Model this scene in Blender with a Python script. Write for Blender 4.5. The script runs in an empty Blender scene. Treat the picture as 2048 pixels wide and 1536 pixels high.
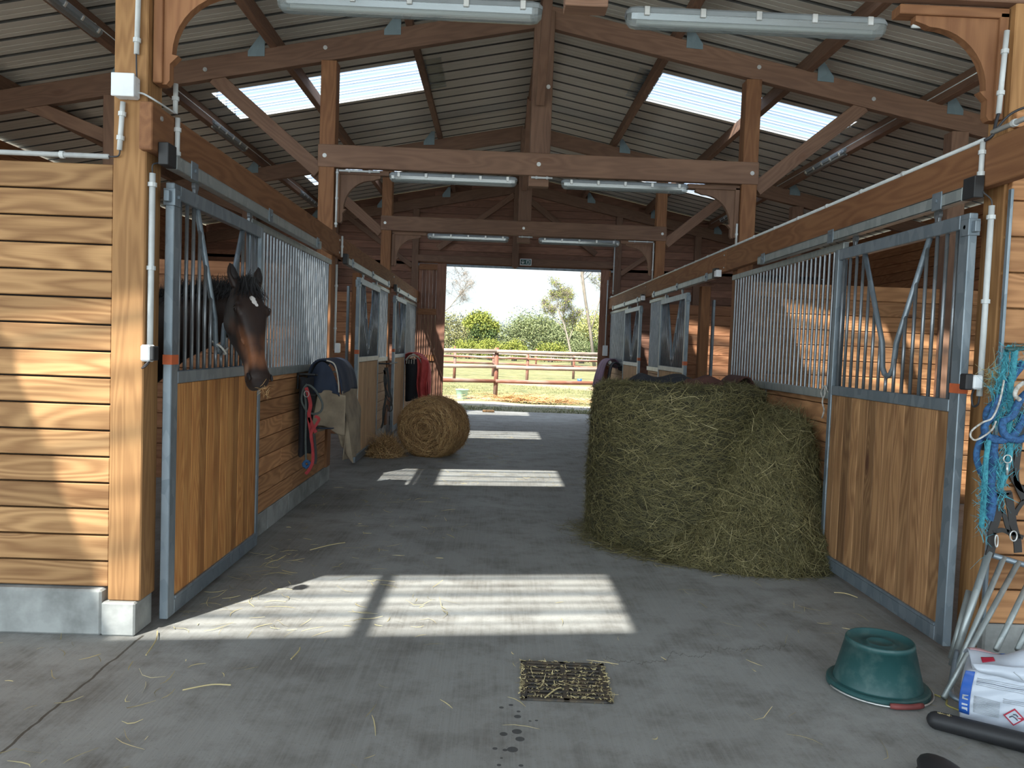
import bpy, math, random
import numpy as np
from mathutils import Vector, Matrix
PI = math.pi
random.seed(7)
rng = np.random.default_rng(7)
scene = bpy.context.scene
col = scene.collection
D = bpy.data

# ------------------------------------------------------------------ camera
CF, CPT, CYW, CRL, CH = 1572.764, 0.0473, 0.0223, 0.0368, 1.5
cF = Vector((math.sin(CYW)*math.cos(CPT), math.cos(CYW)*math.cos(CPT), -math.sin(CPT)))
cR0 = Vector((math.cos(CYW), -math.sin(CYW), 0)); cU0 = cR0.cross(cF)
cR = cR0*math.cos(CRL) + cU0*math.sin(CRL); cU = -cR0*math.sin(CRL) + cU0*math.cos(CRL)
cam = D.cameras.new('camera'); co = D.objects.new('camera', cam); col.objects.link(co)
m = Matrix((cR, cU, -cF)).transposed().to_4x4(); m.translation = Vector((0, 0, CH)); co.matrix_world = m
cam.sensor_width = 36; cam.lens = CF/2048*36; cam.clip_start = 0.05; cam.clip_end = 900
scene.camera = co
scene.cycles.max_bounces = 14; scene.cycles.diffuse_bounces = 9; scene.cycles.transparent_max_bounces = 16
def WY(u, v, y):            # where the sight line of a photo point meets the plane at depth y
    r = cF + cR*((u-1024)/CF) - cU*((v-768)/CF); t = y/r.y
    return (r.x*t, y, CH + r.z*t)
def WX(u, v, x):
    r = cF + cR*((u-1024)/CF) - cU*((v-768)/CF); t = x/r.x
    return (x, r.y*t, CH + r.z*t)
def WZ(u, v, z=0.0):
    r = cF + cR*((u-1024)/CF) - cU*((v-768)/CF); t = (z-CH)/r.z
    return (r.x*t, r.y*t, z)

# ------------------------------------------------------------------ light
scene.view_settings.view_transform = 'Standard'; scene.view_settings.look = 'None'
scene.view_settings.gamma = 1.0; scene.view_settings.use_curve_mapping = False
scene.view_settings.exposure = 1.64
SUN = Vector((0.385, 0.63, -1.0)).normalized()      # the way the light travels
sl = D.lights.new('sun', 'SUN'); sl.energy = 6.7; sl.angle = math.radians(0.7); sl.color = (1.0, 0.90, 0.76)
so = D.objects.new('sun', sl); col.objects.link(so); so.rotation_euler = SUN.to_track_quat('-Z', 'Y').to_euler(); so.location = (0, 0, 20)

world = D.worlds.new('sky'); scene.world = world; world.use_nodes = True
wn = world.node_tree; wn.nodes.clear()
def N(nt, t, **k):
    n = nt.nodes.new(t)
    for a, b in k.items(): setattr(n, a, b)
    return n
def L(nt, a, b): nt.links.new(a, b)
def math_n(nt, op, a, b=None, clamp=False):
    n = N(nt, 'ShaderNodeMath', operation=op); n.use_clamp = clamp
    for i, v in enumerate((a, b)):
        if v is None: continue
        if isinstance(v, (int, float)): n.inputs[i].default_value = v
        else: L(nt, v, n.inputs[i])
    return n.outputs[0]
def ramp(nt, fac, stops):
    n = N(nt, 'ShaderNodeValToRGB'); cr = n.color_ramp
    while len(cr.elements) < len(stops): cr.elements.new(0.5)
    for e, (p, c) in zip(cr.elements, stops):
        e.position = p; e.color = tuple(c)+(1,) if len(c) == 3 else c
    L(nt, fac, n.inputs[0]); return n.outputs[0]
def mixc(nt, fac, a, b, mode='MIX'):
    n = N(nt, 'ShaderNodeMix', data_type='RGBA', blend_type=mode)
    for s, v in ((n.inputs[0], fac), (n.inputs[6], a), (n.inputs[7], b)):
        if isinstance(v, (int, float)): s.default_value = v
        elif isinstance(v, tuple): s.default_value = tuple(v)+(1,) if len(v) == 3 else v
        else: L(nt, v, s)
    return n.outputs[2]
tc = N(wn, 'ShaderNodeTexCoord'); sep = N(wn, 'ShaderNodeSeparateXYZ'); L(wn, tc.outputs['Generated'], sep.inputs[0])
base = ramp(wn, sep.outputs[2], [(0.0, (0.80, 0.92, 0.92)), (0.12, (0.70, 0.88, 0.95)), (0.55, (0.62, 0.77, 1.0)), (1.0, (0.60, 0.74, 0.98))])
mp = N(wn, 'ShaderNodeMapping'); mp.inputs['Scale'].default_value = (2.2, 2.2, 9.0); L(wn, tc.outputs['Generated'], mp.inputs[0])
cn = N(wn, 'ShaderNodeTexNoise'); cn.inputs['Scale'].default_value = 2.0; cn.inputs['Detail'].default_value = 6; L(wn, mp.outputs[0], cn.inputs[0])
cm = ramp(wn, cn.outputs[0], [(0.40, (0, 0, 0)), (0.68, (1, 1, 1))])
skyc = mixc(wn, math_n(wn, 'MULTIPLY', cm, 0.75), base, (0.91, 0.96, 1.0))
dt = N(wn, 'ShaderNodeVectorMath', operation='DOT_PRODUCT'); L(wn, tc.outputs['Generated'], dt.inputs[0]); dt.inputs[1].default_value = (-0.45, -0.88, 0.12)
g = math_n(wn, 'MAXIMUM', dt.outputs['Value'], 0.0)
g = math_n(wn, 'POWER', g, 1.5); g = math_n(wn, 'MULTIPLY', g, 1.35); g = math_n(wn, 'ADD', g, 0.42)   # the sky is brighter round the sun
bg = N(wn, 'ShaderNodeBackground'); L(wn, skyc, bg.inputs[0]); L(wn, g, bg.inputs[1])
wo = N(wn, 'ShaderNodeOutputWorld'); L(wn, bg.outputs[0], wo.inputs[0])

# ------------------------------------------------------------------ materials
def newmat(name):
    mt = D.materials.new(name); mt.use_nodes = True; nt = mt.node_tree; nt.nodes.clear()
    b = N(nt, 'ShaderNodeBsdfPrincipled'); o = N(nt, 'ShaderNodeOutputMaterial'); L(nt, b.outputs[0], o.inputs[0])
    return mt, nt, b
def attr(nt, n): a = N(nt, 'ShaderNodeAttribute'); a.attribute_name = n; return a
def noise(nt, vec, sc, det=3, rough=0.5, dist=0.0):
    n = N(nt, 'ShaderNodeTexNoise'); n.inputs['Scale'].default_value = sc; n.inputs['Detail'].default_value = det
    n.inputs['Roughness'].default_value = rough; n.inputs['Distortion'].default_value = dist
    if vec is not None: L(nt, vec, n.inputs['Vector'])
    return n.outputs[0]
def mapping(nt, vec, s, loc=(0, 0, 0)):
    n = N(nt, 'ShaderNodeMapping'); n.inputs['Scale'].default_value = s; n.inputs['Location'].default_value = loc; L(nt, vec, n.inputs[0]); return n.outputs[0]
def bump(nt, h, strength, dist, b):
    n = N(nt, 'ShaderNodeBump'); n.inputs['Strength'].default_value = strength; n.inputs['Distance'].default_value = dist
    L(nt, h, n.inputs['Height']); L(nt, n.outputs[0], b.inputs['Normal'])
def wood(name, light, dark, knot=(0.10, 0.04, 0.02), rough=0.75, ringy=0.6, freq=34, tintvar=0.35, grey=None, stretch=6.0, knots=1.0):
    mt, nt, b = newmat(name)
    gc = attr(nt, 'gc').outputs['Vector']
    vor = N(nt, 'ShaderNodeTexVoronoi'); vor.inputs['Scale'].default_value = 1.0; L(nt, mapping(nt, gc, (1.1, 3.6, 3.6)), vor.inputs['Vector'])
    kd = vor.outputs['Distance']
    kexp = math_n(nt, 'POWER', 2.718, math_n(nt, 'MULTIPLY', kd, -7.0))
    n1 = noise(nt, mapping(nt, gc, (0.75, stretch, stretch)), 1.0, 2, 0.4)
    f = math_n(nt, 'ADD', n1, math_n(nt, 'MULTIPLY', kexp, 0.5*knots))
    rings = math_n(nt, 'SINE', math_n(nt, 'MULTIPLY', f, freq*2))
    rings = math_n(nt, 'ADD', math_n(nt, 'MULTIPLY', rings, 0.5), 0.5)
    fine = noise(nt, mapping(nt, gc, (6, 170, 170)), 1.0, 2, 0.6)
    fac = math_n(nt, 'ADD', math_n(nt, 'MULTIPLY', rings, ringy), math_n(nt, 'MULTIPLY', fine, 0.6))
    broad = noise(nt, mapping(nt, gc, (1.3, 3, 3)), 1.0, 3)
    fac = math_n(nt, 'ADD', math_n(nt, 'MULTIPLY', fac, 0.75), math_n(nt, 'MULTIPLY', math_n(nt, 'SUBTRACT', broad, 0.5), 0.9), clamp=True)
    c = mixc(nt, fac, light, dark)
    if grey: c = mixc(nt, ramp(nt, broad, [(0.45, (0, 0, 0)), (0.7, (0.7, 0.7, 0.7))]), c, grey)
    km = ramp(nt, kd, [(0.045, (1, 1, 1)), (0.12, (0, 0, 0))])
    c = mixc(nt, math_n(nt, 'MULTIPLY', km, 0.75*knots), c, knot)
    t = attr(nt, 'tint').outputs['Fac']
    tv = math_n(nt, 'ADD', 1.0-tintvar/2, math_n(nt, 'MULTIPLY', t, tintvar))
    cc = N(nt, 'ShaderNodeCombineColor'); [L(nt, tv, cc.inputs[i]) for i in range(3)]
    c = mixc(nt, 1.0, c, cc.outputs[0], 'MULTIPLY')
    L(nt, c, b.inputs['Base Color']); b.inputs['Roughness'].default_value = rough
    b.inputs['Specular IOR Level'].default_value = 0.3
    bump(nt, fac, 0.25, 0.003, b)
    return mt
def plain(name, c, rough=0.6, metal=0.0, var=0.12, sc=8.0, spec=0.5, c2=None, bmp=0.0, thr=(0.4, 0.65)):
    mt, nt, b = newmat(name)
    tcn = N(nt, 'ShaderNodeTexCoord'); n = noise(nt, tcn.outputs['Object'], sc, 4, 0.6)
    c2 = c2 or tuple(max(0, x*(1-var*2)) for x in c)
    L(nt, mixc(nt, ramp(nt, n, [(thr[0], (0, 0, 0)), (thr[1], (1, 1, 1))]), c, c2), b.inputs['Base Color'])
    b.inputs['Roughness'].default_value = rough; b.inputs['Metallic'].default_value = metal; b.inputs['Specular IOR Level'].default_value = spec
    if bmp: bump(nt, noise(nt, tcn.outputs['Object'], sc*6, 4, 0.6), bmp, 0.004, b)
    return mt
def strandmat(name, stops, rough=0.7):
    mt, nt, b = newmat(name)
    L(nt, ramp(nt, attr(nt, 'tint').outputs['Fac'], stops), b.inputs['Base Color']); b.inputs['Roughness'].default_value = rough
    return mt
M = {}
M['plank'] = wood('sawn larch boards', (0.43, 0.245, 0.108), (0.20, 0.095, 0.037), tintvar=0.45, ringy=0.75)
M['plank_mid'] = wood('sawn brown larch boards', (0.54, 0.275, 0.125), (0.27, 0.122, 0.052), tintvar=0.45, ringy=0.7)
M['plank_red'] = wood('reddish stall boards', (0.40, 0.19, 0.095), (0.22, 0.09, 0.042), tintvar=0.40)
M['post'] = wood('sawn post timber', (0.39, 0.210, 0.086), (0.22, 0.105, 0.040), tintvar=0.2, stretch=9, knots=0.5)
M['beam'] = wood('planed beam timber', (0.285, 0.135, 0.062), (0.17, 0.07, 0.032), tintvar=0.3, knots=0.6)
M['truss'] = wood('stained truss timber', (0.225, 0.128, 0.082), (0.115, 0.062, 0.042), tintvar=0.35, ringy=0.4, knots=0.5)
M['gable'] = wood('stained gable boards', (0.27, 0.135, 0.088), (0.13, 0.062, 0.042), tintvar=0.5, ringy=0.45)
M['door_l'] = wood('oiled golden door boards', (0.50, 0.245, 0.080), (0.30, 0.115, 0.035), tintvar=0.7, ringy=0.75, stretch=8, knots=1.3)
M['door_r'] = wood('weathered brown door boards', (0.33, 0.180, 0.082), (0.165, 0.080, 0.035), tintvar=0.7, ringy=0.8, stretch=8, knots=1.3)
M['door_pale'] = wood('pale ribbed door boards', (0.50, 0.33, 0.19), (0.30, 0.16, 0.08), tintvar=0.35, ringy=0.4, stretch=10)
M['gap'] = plain('dark backing board', (0.02, 0.012, 0.008), 0.9)
# galvanised steel
def galv(name, c1, c2, metal=0.55, rough=0.45, sc=22):
    mt, nt, b = newmat(name); tcn = N(nt, 'ShaderNodeTexCoord')
    v = N(nt, 'ShaderNodeTexVoronoi'); v.inputs['Scale'].default_value = sc; L(nt, mapping(nt, tcn.outputs['Object'], (1, 1, 0.45)), v.inputs['Vector'])
    n = noise(nt, tcn.outputs['Object'], 5, 5, 0.65)
    s = N(nt, 'ShaderNodeSeparateColor'); L(nt, v.outputs['Color'], s.inputs[0])
    fac = math_n(nt, 'ADD', math_n(nt, 'MULTIPLY', s.outputs[0], 0.45), math_n(nt, 'MULTIPLY', n, 0.6), clamp=True)
    L(nt, mixc(nt, fac, c1, c2), b.inputs['Base Color']); b.inputs['Metallic'].default_value = metal
    L(nt, math_n(nt, 'ADD', math_n(nt, 'MULTIPLY', n, 0.25), rough-0.12), b.inputs['Roughness']); return mt
M['galv'] = galv('galvanised steel', (0.13, 0.165, 0.195), (0.30, 0.345, 0.385))
M['galv_hi'] = galv('bright galvanised rail', (0.24, 0.275, 0.275), (0.46, 0.49, 0.48))
M['bar'] = galv('galvanised bar', (0.15, 0.165, 0.18), (0.32, 0.34, 0.365), 0.7, 0.36)
M['plate'] = galv('painted joist shoe', (0.15, 0.20, 0.22), (0.20, 0.26, 0.28), 0.2, 0.5)
M['bolt'] = plain('zinc bolt', (0.62, 0.62, 0.60), 0.35, 0.6)
M['pvc'] = plain('white plastic conduit', (0.55, 0.57, 0.57), 0.4, var=0.08)
M['white'] = plain('white plastic box', (0.72, 0.74, 0.76), 0.35, var=0.04)
M['black'] = plain('black rubber', (0.018, 0.018, 0.02), 0.55)
M['cable'] = plain('dark cable', (0.03, 0.03, 0.035), 0.5)
M['orange'] = plain('orange tape', (0.55, 0.12, 0.04), 0.6)
M['curb'] = plain('concrete curb', (0.33, 0.335, 0.32), 0.9, var=0.2, sc=5, bmp=0.3)
# roof sheet underside
mt, nt, b = newmat('grey roof sheet underside'); tcn = N(nt, 'ShaderNodeTexCoord')
n = noise(nt, mapping(nt, tcn.outputs['Object'], (0.6, 1.4, 1)), 1.6, 5, 0.65)
L(nt, ramp(nt, n, [(0.3, (0.47, 0.45, 0.39)), (0.75, (0.58, 0.56, 0.50))]), b.inputs['Base Color']); b.inputs['Roughness'].default_value = 0.7; M['roof'] = mt
M['rib'] = plain('dark roof rib', (0.11, 0.108, 0.10), 0.6, 0.2)
# clear ribbed skylight
def sepy(nt, tcn):
    q = N(nt, 'ShaderNodeSeparateXYZ'); L(nt, tcn.outputs['Object'], q.inputs[0]); return q.outputs[1]
def clear_sheet(name, tint, trans, streak):
    mt = D.materials.new(name); mt.use_nodes = True; nt = mt.node_tree; nt.nodes.clear()
    tcn = N(nt, 'ShaderNodeTexCoord')
    n = noise(nt, mapping(nt, tcn.outputs['Object'], (0.08, 9, 1)), 1.5, 3, 0.6)
    k = ramp(nt, n, [(0.35, tuple([trans*0.80]*3)), (0.65, (trans,)*3)]) if streak else None
    tr = N(nt, 'ShaderNodeBsdfTransparent'); tr.inputs[0].default_value = tint+(1,)
    wv = math_n(nt, 'SINE', math_n(nt, 'MULTIPLY', sepy(nt, tcn), 2*PI/0.111)); wv = math_n(nt, 'ADD', math_n(nt, 'MULTIPLY', wv, 0.26), 0.0)
    tl = N(nt, 'ShaderNodeBsdfTranslucent'); tl.inputs[0].default_value = (0.42, 0.48, 0.55, 1)
    gl = N(nt, 'ShaderNodeBsdfGlossy'); gl.inputs['Roughness'].default_value = 0.15
    mx = N(nt, 'ShaderNodeMixShader'); L(nt, tl.outputs[0], mx.inputs[1]); L(nt, tr.outputs[0], mx.inputs[2])
    if k: L(nt, math_n(nt, 'ADD', k, wv, clamp=True), mx.inputs[0])
    else: mx.inputs[0].default_value = trans
    m2 = N(nt, 'ShaderNodeMixShader'); m2.inputs[0].default_value = 0.04; L(nt, mx.outputs[0], m2.inputs[1]); L(nt, gl.outputs[0], m2.inputs[2])
    o = N(nt, 'ShaderNodeOutputMaterial'); L(nt, m2.outputs[0], o.inputs[0]); return mt
M['skylight'] = clear_sheet('clear ribbed plastic sheet', (0.80, 0.88, 0.97), 0.72, True)
M['lapped'] = clear_sheet('yellowed lapped plastic sheet', (0.75, 0.72, 0.5), 0.05, False)
mt = D.materials.new('clear lamp cover'); mt.use_nodes = True; nt = mt.node_tree; nt.nodes.clear()
tr = N(nt, 'ShaderNodeBsdfTransparent'); tr.inputs[0].default_value = (0.80, 0.84, 0.84, 1); df = N(nt, 'ShaderNodeBsdfDiffuse'); df.inputs[0].default_value = (0.30, 0.33, 0.33, 1); gl = N(nt, 'ShaderNodeBsdfGlossy'); gl.inputs['Roughness'].default_value = 0.12
mx = N(nt, 'ShaderNodeMixShader'); mx.inputs[0].default_value = 0.45; L(nt, tr.outputs[0], mx.inputs[1]); L(nt, df.outputs[0], mx.inputs[2]); m2 = N(nt, 'ShaderNodeMixShader'); m2.inputs[0].default_value = 0.10; L(nt, mx.outputs[0], m2.inputs[1]); L(nt, gl.outputs[0], m2.inputs[2])
o = N(nt, 'ShaderNodeOutputMaterial'); L(nt, m2.outputs[0], o.inputs[0]); M['diffuser'] = mt
M['lampbody'] = plain('grey lamp housing', (0.22, 0.24, 0.25), 0.45, var=0.06)
M['tube'] = plain('white lamp tube', (0.6, 0.6, 0.56), 0.3, var=0.02)
# floor
mt, nt, b = newmat('brushed concrete floor'); tcn = N(nt, 'ShaderNodeTexCoord'); P = tcn.outputs['Object']
big = noise(nt, P, 0.55, 6, 0.62, 0.6); mid = noise(nt, P, 3.2, 6, 0.7); br = noise(nt, mapping(nt, P, (60, 1.6, 1)), 1.0, 4, 0.7)
gr = noise(nt, P, 90, 2, 0.7)
c = mixc(nt, ramp(nt, big, [(0.38, (0, 0, 0)), (0.66, (1, 1, 1))]), (0.29, 0.29, 0.275), (0.18, 0.175, 0.16))
c = mixc(nt, math_n(nt, 'MULTIPLY', ramp(nt, mid, [(0.45, (0, 0, 0)), (0.70, (1, 1, 1))]), 0.75), c, (0.075, 0.064, 0.05))
c = mixc(nt, math_n(nt, 'MULTIPLY', ramp(nt, br, [(0.35, (0, 0, 0)), (0.65, (1, 1, 1))]), 0.35), c, (0.31, 0.31, 0.295))
c = mixc(nt, math_n(nt, 'MULTIPLY', ramp(nt, gr, [(0.62, (0, 0, 0)), (0.72, (1, 1, 1))]), 0.5), c, (0.08, 0.075, 0.065))
sx = N(nt, 'ShaderNodeSeparateXYZ'); L(nt, P, sx.inputs[0])
wob = noise(nt, mapping(nt, P, (0, 7, 0)), 1.0, 3)                          # the slab joint on the left
jx = math_n(nt, 'ABSOLUTE', math_n(nt, 'ADD', math_n(nt, 'ADD', sx.outputs[0], 1.70), math_n(nt, 'MULTIPLY', math_n(nt, 'SUBTRACT', wob, 0.5), 0.035)))
jm = math_n(nt, 'MULTIPLY', math_n(nt, 'LESS_THAN', jx, 0.006), math_n(nt, 'LESS_THAN', sx.outputs[1], 3.88))
c = mixc(nt, math_n(nt, 'MULTIPLY', jm, 0.85), c, (0.045, 0.035, 0.022))
crk = noise(nt, mapping(nt, P, (3.0, 0, 0)), 1.0, 5, 0.7)                    # hairline crack right of the drain
cy = math_n(nt, 'ABSOLUTE', math_n(nt, 'SUBTRACT', math_n(nt, 'SUBTRACT', sx.outputs[1], math_n(nt, 'MULTIPLY', crk, 0.75)), math_n(nt, 'ADD', math_n(nt, 'MULTIPLY', sx.outputs[0], 0.30), 3.15)))
cmk = math_n(nt, 'MULTIPLY', math_n(nt, 'LESS_THAN', cy, 0.004), math_n(nt, 'MULTIPLY', math_n(nt, 'GREATER_THAN', sx.outputs[0], 0.58), math_n(nt, 'LESS_THAN', sx.outputs[0], 1.6)))
c = mixc(nt, math_n(nt, 'MULTIPLY', cmk, 0.6), c, (0.06, 0.05, 0.04))
wet = None
for (u, v, r) in ((1035, 1433, .015), (1007, 1468, .016), (1034, 1463, .02), (1040, 1478, .018), (990, 1497, .01), (1010, 1500, .010), (1025, 1499, .021), (1060, 1442, .006), (1073, 1441, .006), (1003, 1415, .010), (1022, 1410, .010), (1037, 1423, .008), (1003, 1516, .006), (998, 1530, .008), (1042, 1531, .008)):
    p = WZ(u, v); dn = N(nt, 'ShaderNodeVectorMath', operation='DISTANCE'); L(nt, P, dn.inputs[0]); dn.inputs[1].default_value = p
    w_ = math_n(nt, 'LESS_THAN', math_n(nt, 'ADD', dn.outputs['Value'], math_n(nt, 'MULTIPLY', math_n(nt, 'SUBTRACT', mid, 0.5), 0.012)), r)
    wet = w_ if wet is None else math_n(nt, 'MAXIMUM', wet, w_)
c = mixc(nt, math_n(nt, 'MULTIPLY', wet, 0.8), c, (0.022, 0.024, 0.026))
L(nt, c, b.inputs['Base Color']); b.inputs['Roughness'].default_value = 0.72; bump(nt, br, 0.35, 0.004, b); M['floor'] = mt
# field
mt, nt, b = newmat('paddock ground'); tcn = N(nt, 'ShaderNodeTexCoord'); P = tcn.outputs['Object']
gn = noise(nt, P, 1.6, 6, 0.7); g2 = noise(nt, mapping(nt, P, (0.25, 1.2, 1)), 0.8, 5, 0.65)
c = ramp(nt, gn, [(0.36, (0.072, 0.084, 0.030)), (0.5, (0.114, 0.120, 0.048)), (0.66, (0.180, 0.168, 0.078))])
sx = N(nt, 'ShaderNodeSeparateXYZ'); L(nt, P, sx.inputs[0])
def band(y0, y1, soft, slope=0.0):
    yy = math_n(nt, 'ADD', math_n(nt, 'ADD', sx.outputs[1], math_n(nt, 'MULTIPLY', sx.outputs[0], slope)), math_n(nt, 'MULTIPLY', math_n(nt, 'SUBTRACT', g2, 0.5), soft*4))
    a = math_n(nt, 'MULTIPLY', math_n(nt, 'SUBTRACT', yy, y0), 1/soft, clamp=True); z = math_n(nt, 'MULTIPLY', math_n(nt, 'SUBTRACT', y1, yy), 1/soft, clamp=True)
    return math_n(nt, 'MULTIPLY', a, z)
c = mixc(nt, band(32, 35.5, 1.0, 0.9), c, (0.276, 0.198, 0.132)); c = mixc(nt, band(21.3, 24, 0.8, -0.2), c, (0.288, 0.234, 0.144))
c = mixc(nt, band(19.6, 21.4, 0.4), c, (0.300, 0.276, 0.240)); c = mixc(nt, band(17.0, 19.7, 0.3), c, mixc(nt, gn, (0.072, 0.084, 0.042), (0.204, 0.180, 0.108)))
c = mixc(nt, math_n(nt, 'MULTIPLY', ramp(nt, g2, [(0.55, (0, 0, 0)), (0.68, (1, 1, 1))]), 0.6), c, (0.252, 0.204, 0.114))
L(nt, c, b.inputs['Base Color']); b.inputs['Roughness'].default_value = 0.95; bump(nt, noise(nt, P, 14, 4), 0.7, 0.05, b); M['field'] = mt
M['apron'] = plain('outside concrete apron', (0.280, 0.273, 0.259), 0.9, var=0.12, sc=4)
M['hay'] = strandmat('green hay', [(0.0, (0.035, 0.030, 0.010)), (0.35, (0.085, 0.074, 0.026)), (0.7, (0.165, 0.140, 0.055)), (0.9, (0.27, 0.225, 0.10)), (1.0, (0.50, 0.43, 0.24))])
M['straw'] = strandmat('golden straw', [(0.0, (0.13, 0.070, 0.026)), (0.35, (0.34, 0.185, 0.075)), (0.75, (0.56, 0.345, 0.145)), (1.0, (0.74, 0.53, 0.28))])
M['straw_floor'] = strandmat('loose pale straw', [(0.0, (0.26, 0.22, 0.12)), (0.5, (0.42, 0.35, 0.18)), (1.0, (0.62, 0.50, 0.25))])
M['hay_core'] = plain('packed hay', (0.035, 0.031, 0.012), 0.95, sc=30, c2=(0.015, 0.013, 0.006))
M['straw_core'] = plain('packed straw', (0.20, 0.115, 0.052), 0.95, sc=30, c2=(0.06, 0.035, 0.017))
M['bark'] = plain('grey bark', (0.17, 0.15, 0.125), 0.9, sc=2)
M['rail_red'] = wood('weathered red brown rail', (0.186, 0.081, 0.053), (0.093, 0.037, 0.028), grey=(0.260, 0.229, 0.205), tintvar=0.3)
M['rail_grey'] = wood('bleached rail', (0.310, 0.279, 0.248), (0.149, 0.087, 0.068), grey=(0.310, 0.285, 0.260), tintvar=0.3)
def leafmat(name, a, b_, c_):
    mt, nt, b = newmat(name); L(nt, ramp(nt, attr(nt, 'tint').outputs['Fac'], [(0, a), (0.5, b_), (1, c_)]), b.inputs['Base Color'])
    b.inputs['Roughness'].default_value = 0.8; b.inputs['Specular IOR Level'].default_value = 0.1; return mt
M['leaf_sage'] = leafmat('sage leaves', (0.077, 0.100, 0.048), (0.129, 0.159, 0.077), (0.200, 0.224, 0.118))
M['leaf_lime'] = leafmat('lime leaves', (0.089, 0.119, 0.025), (0.158, 0.188, 0.040), (0.247, 0.257, 0.059))
M['leaf_dark'] = leafmat('dark leaves', (0.029, 0.053, 0.021), (0.053, 0.083, 0.029), (0.100, 0.129, 0.048))
M['leaf_olive'] = leafmat('olive leaves', (0.100, 0.106, 0.048), (0.159, 0.165, 0.077), (0.224, 0.218, 0.118))
M['leaf_young'] = leafmat('young leaves', (0.177, 0.200, 0.059), (0.247, 0.259, 0.094), (0.330, 0.324, 0.153))
M['navy'] = plain('navy canvas', (0.018, 0.028, 0.055), 0.8, sc=6, bmp=0.2)
M['tan'] = plain('dusty tan canvas', (0.27, 0.215, 0.15), 0.9, sc=5, c2=(0.17, 0.13, 0.09), bmp=0.3)
M['cloth_black'] = plain('black cloth', (0.014, 0.015, 0.02), 0.85, sc=6, bmp=0.2)
M['cloth_red'] = plain('faded red cloth', (0.62, 0.10, 0.09), 0.9, sc=4, c2=(0.42, 0.05, 0.05))
M['cloth_mauve'] = plain('mauve cloth', (0.22, 0.13, 0.20), 0.9, sc=5)
M['cloth_brown'] = plain('dark brown cloth', (0.07, 0.025, 0.018), 0.9, sc=5)
M['piping'] = plain('pale piping', (0.50, 0.46, 0.40), 0.8)
M['rope_grey'] = plain('grey green rope', (0.085, 0.10, 0.095), 0.85, sc=40)
M['strap_red'] = plain('red webbing', (0.38, 0.03, 0.035), 0.7, sc=20)
M['rope_blue'] = plain('blue rope', (0.035, 0.12, 0.28), 0.8, sc=60, c2=(0.015, 0.05, 0.13), bmp=0.5)
M['rope_turq'] = plain('turquoise twine', (0.06, 0.32, 0.38), 0.8, sc=60, c2=(0.03, 0.17, 0.24), bmp=0.5)
M['rope_white'] = plain('white cord', (0.55, 0.53, 0.5), 0.8, sc=50, c2=(0.25, 0.23, 0.2))
M['leather'] = plain('black leather', (0.02, 0.017, 0.016), 0.5, sc=15)
M['bucket'] = plain('scuffed green plastic', (0.018, 0.070, 0.070), 0.45, sc=14, c2=(0.07, 0.125, 0.12), thr=(0.5, 0.8))
M['bucket_out'] = plain('faded turquoise plastic', (0.36, 0.62, 0.56), 0.5)
M['grip'] = plain('red brown grip', (0.20, 0.045, 0.04), 0.6)
M['bag'] = plain('white plastic sack', (0.50, 0.54, 0.61), 0.38, var=0.05, sc=5, bmp=0.3)
M['ink'] = plain('dark print', (0.09, 0.10, 0.13), 0.6)
M['ink_grey'] = plain('grey print', (0.42, 0.45, 0.49), 0.6)
M['ink_blue'] = plain('blue print', (0.02, 0.10, 0.42), 0.45)
M['ink_red'] = plain('red print', (0.45, 0.02, 0.05), 0.5)
M['ink_pink'] = plain('pink print', (0.55, 0.33, 0.35), 0.5)
M['iron'] = plain('rusty iron grate', (0.055, 0.05, 0.045), 0.75, 0.2, sc=20, c2=(0.11, 0.08, 0.05))
M['drainpit'] = plain('dark drain pit', (0.010, 0.010, 0.010), 0.9)
M['twine'] = plain('yellow baling twine', (0.42, 0.36, 0.12), 0.8)
M['sign'] = plain('green exit plate', (0.012, 0.075, 0.07), 0.4, var=0.02)
M['web'] = plain('dusty cobweb', (0.45, 0.42, 0.38), 0.9)
M['earth'] = plain('stall bedding', (0.20, 0.15, 0.09), 0.95, sc=6)

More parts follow.
